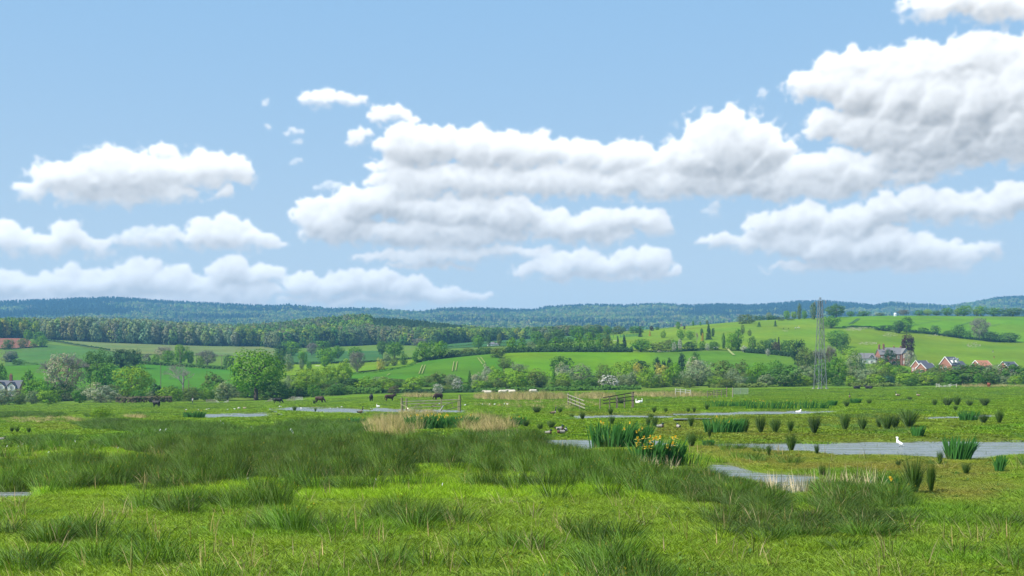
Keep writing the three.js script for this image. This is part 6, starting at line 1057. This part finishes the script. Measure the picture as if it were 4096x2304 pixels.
{ // white cottage
  const g = house('white_cottage', 'white rendered cottage with grey slate roof and dark dormer', 3464, 560, 1450, 0.1);
  block(g, -4, 3.8, -3, 3, render, 2.9, 5.6, slateOld); const dm = new THREE.Group(); dm.name = 'dormer'; dm.position.set(1.6, 2.4, 2.7); dm.rotation.y = -Math.PI / 2; g.add(dm); block(dm, -2, 0.4, -0.9, 0.9, render, 1.2, 2.2, slateOld, { barge: timberM }); windowAt(dm, 0.45, 0.8, 0, 1.1, 0.8, 2, Math.PI / 2);
  windowAt(g, -1.6, 1.9, 3.05, 1.2, 1.2); windowAt(g, 1.6, 1.2, 3.05, 1.3, 1.2, 3); boxAt(g, 'porch', slateOld, -4.9, -4.05, 0, 3.0, -1.4, 1.4);
  const h = new THREE.ConeGeometry(3.1, 2.4, 4); h.rotateY(Math.PI / 4); h.translate(6.4, 3.3, 0); part(g, 'hipped_roof', h, slateOld); boxAt(g, 'wall', render, 4.3, 8.4, 0, 2.15, -2, 2);
}
function modern(name, label, px, d, base, turn, W, L, e, r, roof, dormers = 0, wing = 0) {
  const g = house(name, label, px, d, base, turn); block(g, 0, L, -W / 2, W / 2, brickRed, e, r, roof, { barge: trimM, over: 0.25 });
  windowAt(g, -0.04, e - 1, 0.2, 0.9, 1.3, 2, -Math.PI / 2); windowAt(g, -0.04, e - 1.2, -1.7, 0.7, 1.1, 2, -Math.PI / 2); windowAt(g, -0.04, 1.4, 0.6, 1.1, 1.3, 2, -Math.PI / 2);
  for (let k = 0; k < dormers; k++) { const q = new THREE.Group(); q.name = 'dormer'; q.position.set(L * (0.32 + 0.42 * k), e + (r - e) * 0.25, W * 0.36); q.rotation.y = -Math.PI / 2; g.add(q); block(q, -1.6, 0.4, -0.7, 0.7, trimM, 1.3, 1.95, slate, { barge: trimM, over: 0.15 }); windowAt(q, 0.45, 0.75, 0, 0.8, 0.9, 2, Math.PI / 2); }
  for (let k = 0; k < 3; k++) { windowAt(g, L * (0.2 + 0.3 * k), e - 1, W / 2 + 0.04, 1.0, 1.2); windowAt(g, L * (0.2 + 0.3 * k), 1.4, W / 2 + 0.04, 1.1, 1.3); }
  if (wing) block(g, L, L + wing, -W * 0.42, W * 0.42, brickRed, e - 0.6, r - 1.7, roof, { over: 0.2 });
  return g;
}
modern('slate_house', 'slate-roofed brick house partly behind another gable', 3664, 480, 1510, 0.42, 5.6, 5.6, 5.0, 7.6, slate);
modern('brick_house', 'low brick house with white-edged gable and slate roof', 3684, 452, 1512, 0.5, 5.4, 6.0, 4.0, 6.3, slate);
modern('tall_brick_house', 'tall brick house with white-edged gable and two roof dormers', 3781, 448, 1512, 0.55, 6.2, 5.8, 5.4, 8.8, slate, 2, 5);
modern('orange_roof_house', 'brick house with an orange tiled roof', 3902, 460, 1512, 0.42, 5.4, 6.6, 5.2, 7.5, tileOrange);
modern('brick_house', 'brick house just showing beyond the orange tiled roof', 4012, 455, 1512, 0.42, 5.4, 6.0, 4.6, 6.9, slate);
{ // white gabled house at the left edge
  const g = house('gabled_house', 'white and brick house with two white gables and slate roof', 38, 385, 1590, 0.05);
  block(g, -7, 4.3, -3.6, 3, brickRed, 4.4, 7.2, slate); chimney(g, 0.4, -0.3, 6.6, 9.2, 0.85);
  for (const x of [-1.6, 2.0]) { const q = new THREE.Group(); q.name = 'white_gable'; q.position.set(x, 3.6, 3.0); q.rotation.y = -Math.PI / 2; g.add(q); block(q, -3, 0.5, -1.25, 1.25, render, 1.7, 3.0, slate, { barge: timberM, over: 0.2 }); windowAt(q, 0.54, 1.2, 0, 0.8, 1.2, 2, Math.PI / 2); windowAt(g, x - 0.6, 2.6, 3.05, 0.9, 1.4); windowAt(g, x + 0.7, 2.6, 3.05, 0.9, 1.4); }
  boxAt(g, 'porch_roof', slate, -1, 4.2, 1.5, 1.68, 2.95, 5.0); boxAt(g, 'porch_beam', trimM, -1, 4.2, 1.1, 1.45, 4.7, 4.85); for (const x of [-0.9, 0.8, 2.5, 4.1]) boxAt(g, 'porch_post', trimM, x - 0.08, x + 0.08, 0, 1.1, 4.7, 4.84);
}
{ const g = house('brick_shed', 'small brick shed with a grey sheet roof in the bushes', 2984, 384, 1540, 0.15); g.userData.category = 'shed'; boxAt(g, 'wall', brickDark, -1.6, 3.2, 0, 2.0, -1.5, 1.5); const y = 2.0; for (let k = 0; k < 8; k++) { const s = new THREE.BoxGeometry(0.29, 0.07, 2.3); s.rotateX(0.5); s.translate(-1.55 + k * 0.31, y + 0.45 + (k % 2) * 0.02, 0.5); part(g, 'roof_sheet', s, matte(lin(0.36, 0.38, 0.42), 0.6)); } boxAt(g, 'roof', brickDark, 0.95, 3.3, 2.0, 2.15, -1.6, 1.6); }
{ const g = house('pale_farmhouse', 'pale farmhouse with grey roof beyond the middle fields', 1966, 820, 1365, 0.2); g.scale.setScalar(0.68); block(g, -4, 3, -2.5, 2.5, render, 2.6, 4.6, slateOld); windowAt(g, -2, 1.5, 2.55, 1, 1); windowAt(g, 0.8, 1.5, 2.55, 1, 1); chimney(g, 2.4, 0, 4, 5.4, 0.7); const b = house('white_barn', 'low white barn right of the pale farmhouse', 1988, 822, 1365, 0.1); b.scale.setScalar(0.6); b.userData.category = 'barn'; block(b, -2, 2.6, -2, 2, render, 2.4, 3.6, slateOld); windowAt(b, 0, 1.2, 2.05, 1, 1); }
{ const g = house('hidden_house', 'pale house with slate roof peeping over the golf crest', 2712, 1080, 1338, 0.3); block(g, -4, 4.5, -3, 3, slateOld, 6.0, 9.0, slateOld); windowAt(g, -2, 4.6, 3.05, 1, 1.2); windowAt(g, 1.5, 4.6, 3.05, 1, 1.2); chimney(g, 3.6, 0, 8, 10, 0.8); }
{ const g = new THREE.Group(); g.position.copy(place(3581, 935)); const m = new THREE.MeshStandardMaterial({ color: lin(0.66, 0.68, 0.70), roughness: 0.4, metalness: 0.3 }); const h = EYE + (HORIZON - 1256) / F * 935 - g.position.y; const c = new THREE.CylinderGeometry(1.35, 1.35, h, 20); c.translate(0, h / 2, 0); part(g, 'tank', c, m); const t = new THREE.SphereGeometry(1.35, 20, 8, 0, 6.2832, 0, 1.5708); t.scale(1, 0.8, 1); t.translate(0, h, 0); part(g, 'dome', t, m); for (let k = 1; k < 4; k++) { const r = new THREE.TorusGeometry(1.37, 0.05, 6, 24); r.rotateX(Math.PI / 2); r.translate(0, h * k / 4, 0); part(g, 'hoop', r, m); } put(g, 'silo'); tag(g, 'white domed silo on the right skyline', 'silo'); }
// ---------------------------------------------------------------- tussocks and irises that stand apart
const CLUMPS = `
2145 1652 56 26|wide rush tussock left of the upright goose on the bank
2240 1652 32 22|rush tussock right of the upright goose on the bank
2286 1668 26 20|small rush tussock on the stream bank below the short fence
2328 1680 36 30|rush tussock in the stream below the short fence
2442 1655 32 32|dark rush tussock below the dark rail fence
2446 1694 38 34|rush tussock in front of the stream above the dark iris bed
2100 1706 48 30|rush tussock left of the resting ducks
2205 1712 56 30|broad rush tussock right behind the resting ducks
2160 1716 40 26|low rush tussock behind the resting ducks
2616 1648 26 24|left small tussock right of the swans
2666 1648 26 22|second small tussock right of the swans
2752 1648 22 20|left tussock of the pair before the far iris bed
2776 1648 20 22|right tussock of the pair before the far iris bed
2826 1640 26 24|rush tussock at the left end of the far iris bed
2600 1664 40 22|rush tussock growing in the right stream
2596 1702 34 36|left part of the large tussock behind the grey duck
2622 1706 46 42|right part of the large tussock behind the grey duck
2765 1708 40 42|tussock on the olive turf right of the lone duck
2838 1752 24 42|slim tussock before the right iris bed
2764 1792 58 60|tall tussock right of the yellow flowering irises
2985 1730 60 62|dark tussock at the right end of the right iris bed
3048 1730 62 66|second dark tussock right of the right iris bed
3105 1730 66 58|third dark tussock right of the right iris bed
3160 1728 40 46|leafy tussock left of the lone round tussock
3255 1733 74 72|lone round tussock above the right pond
3384 1718 66 66|large tussock above the pond right of the lone round one
3450 1716 58 50|second tussock right of the lone round one
3518 1710 36 44|dark tussock left of the wide pair above the egret
3545 1718 80 62|left tussock of the wide pair above the egret
3640 1706 110 68|right tussock of the wide pair above the egret
3580 1712 60 56|middle tussock of the wide group above the egret
3165 1808 62 74|fan-shaped tussock standing in the right pond
3076 1824 28 44|small tussock on the left shore of the right pond
3270 1822 30 44|small tussock on the near shore of the right pond
3760 1856 36 54|slim tussock right of the egret on the near shore
3866 1896 50 48|tussock in front of the large iris
3594 1868 30 28|small tussock below the egret
3652 1976 118 138|tallest foreground tussock below the egret
3725 1968 54 118|upright foreground tussock right of the tallest one
3935 1694 56 40|tussock behind the large iris
3995 1694 46 56|tussock at the edge right of the inlet
3740 1622 32 26|far tussock left of the far dark pair
3790 1624 60 34|left tussock of the far dark pair
3826 1622 50 36|right tussock of the far dark pair
3880 1624 44 24|far tussock right of the far dark pair
3940 1624 60 30|far tussock near the pale grass stems
3285 1906 44 66|tussock beside the lower pond among pale stems
3820 1642 26 20|small tussock on the turf behind the inlet
3640 1600 30 14|tiny tussock below the brick houses
3385 1626 40 26|far tussock right of the far iris bed
3480 1616 34 18|far tussock below the white cottage
1257 1617 20 16|single dark tussock beside the grazing bullock
1178 1646 26 24|tussock in the left stream
1262 1644 14 16|small tussock in the left stream
2480 1615 60 22|leafy dock clump under the dark rail fence
70 1730 28 26|small tussock at the left among pale turf
115 1732 26 24|second small tussock at the left among pale turf
45 1728 24 24|leftmost small tussock among pale turf
365 1788 40 32|round dark tussock alone on the left turf
440 1770 26 20|small tussock right of the round dark tussock`;
CLUMPS.trim().split('\n').forEach((line, i) => { const [q, label] = line.split('|'), [px, row, w, h] = q.split(' ').map(Number); rushClump(px, row, w, h, label, i % 3 === 0); });
for (const [px, row, w, h, label, flowers, depth] of [[2474, 1792, 225, 112, 'dense dark green iris bed beside the middle pond', 7, 0.7], [2625, 1868, 185, 122, 'yellow flowering iris clump in the foreground', 24, 0.7], [2894, 1733, 155, 62, 'long dark iris bed on the olive turf', 2, 0.5], [3835, 1845, 96, 104, 'large dark iris clump at the pond edge', 0, 1], [3670, 1741, 44, 42, 'small iris clump behind the egret', 0, 1], [3872, 1684, 70, 42, 'iris clump at the inlet', 0, 0.6], [3995, 1884, 32, 66, 'iris clump cut by the picture edge', 0, 1], [775, 1670, 86, 27, 'far iris clump left of the left stream', 3, 0.6], [1700, 1716, 150, 58, 'flowering iris clump between the tan reeds', 16, 0.6], [1830, 1712, 140, 50, 'iris clump right below the broken gate', 10, 0.6], [2830, 1785, 40, 26, 'small iris clump on the turf left of the right pond', 0, 1], [2920, 1628, 210, 28, 'left stretch of the far iris bed', 4, 0.2], [3080, 1632, 200, 36, 'middle stretch of the far iris bed', 5, 0.2], [3240, 1630, 170, 40, 'right stretch of the far iris bed', 2, 0.2], [3330, 1622, 30, 24, 'single iris at the right end of the far bed', 0, 1], [3420, 1614, 44, 20, 'small far iris clump right of the pylon', 0, 1], [1425, 1698, 70, 30, 'iris clump left of the tan reeds', 3, 0.8], [2070, 1700, 60, 34, 'flowering iris right of the tan reeds', 5, 1], [2220, 1828, 50, 22, 'low yellow irises in the rushes before the middle pond', 8, 1], [2405, 1824, 30, 20, 'two yellow irises in the rushes below the dense bed', 3, 1], [3558, 1955, 30, 46, 'yellow iris low in the foreground rushes', 3, 1]]) irisClump(px, row, w, h, label, flowers, depth);
{ // small leafy willow sapling in the left marsh
  plant(365, 435, 1625, 1672, findD(400, 1672), 'willow', 'lime', 'willow_sapling', 'small yellow-green sapling alone in the left marsh');
}
{ // bent dock leaves by the irises
  const g = new THREE.Group(); g.position.copy(spot(2760, 1862)); part(g, 'leaves', irisLeaves(88, 26, 1.5, 0.5, 0.55), tussockDark); put(g, 'dock_plant'); tag(g, 'dark drooping dock plant right of the flowering irises', 'plant');
}
scene.fog = new THREE.FogExp2(lin(0.24, 0.60, 1.0), 0.000165);
renderer.render(scene, camera);
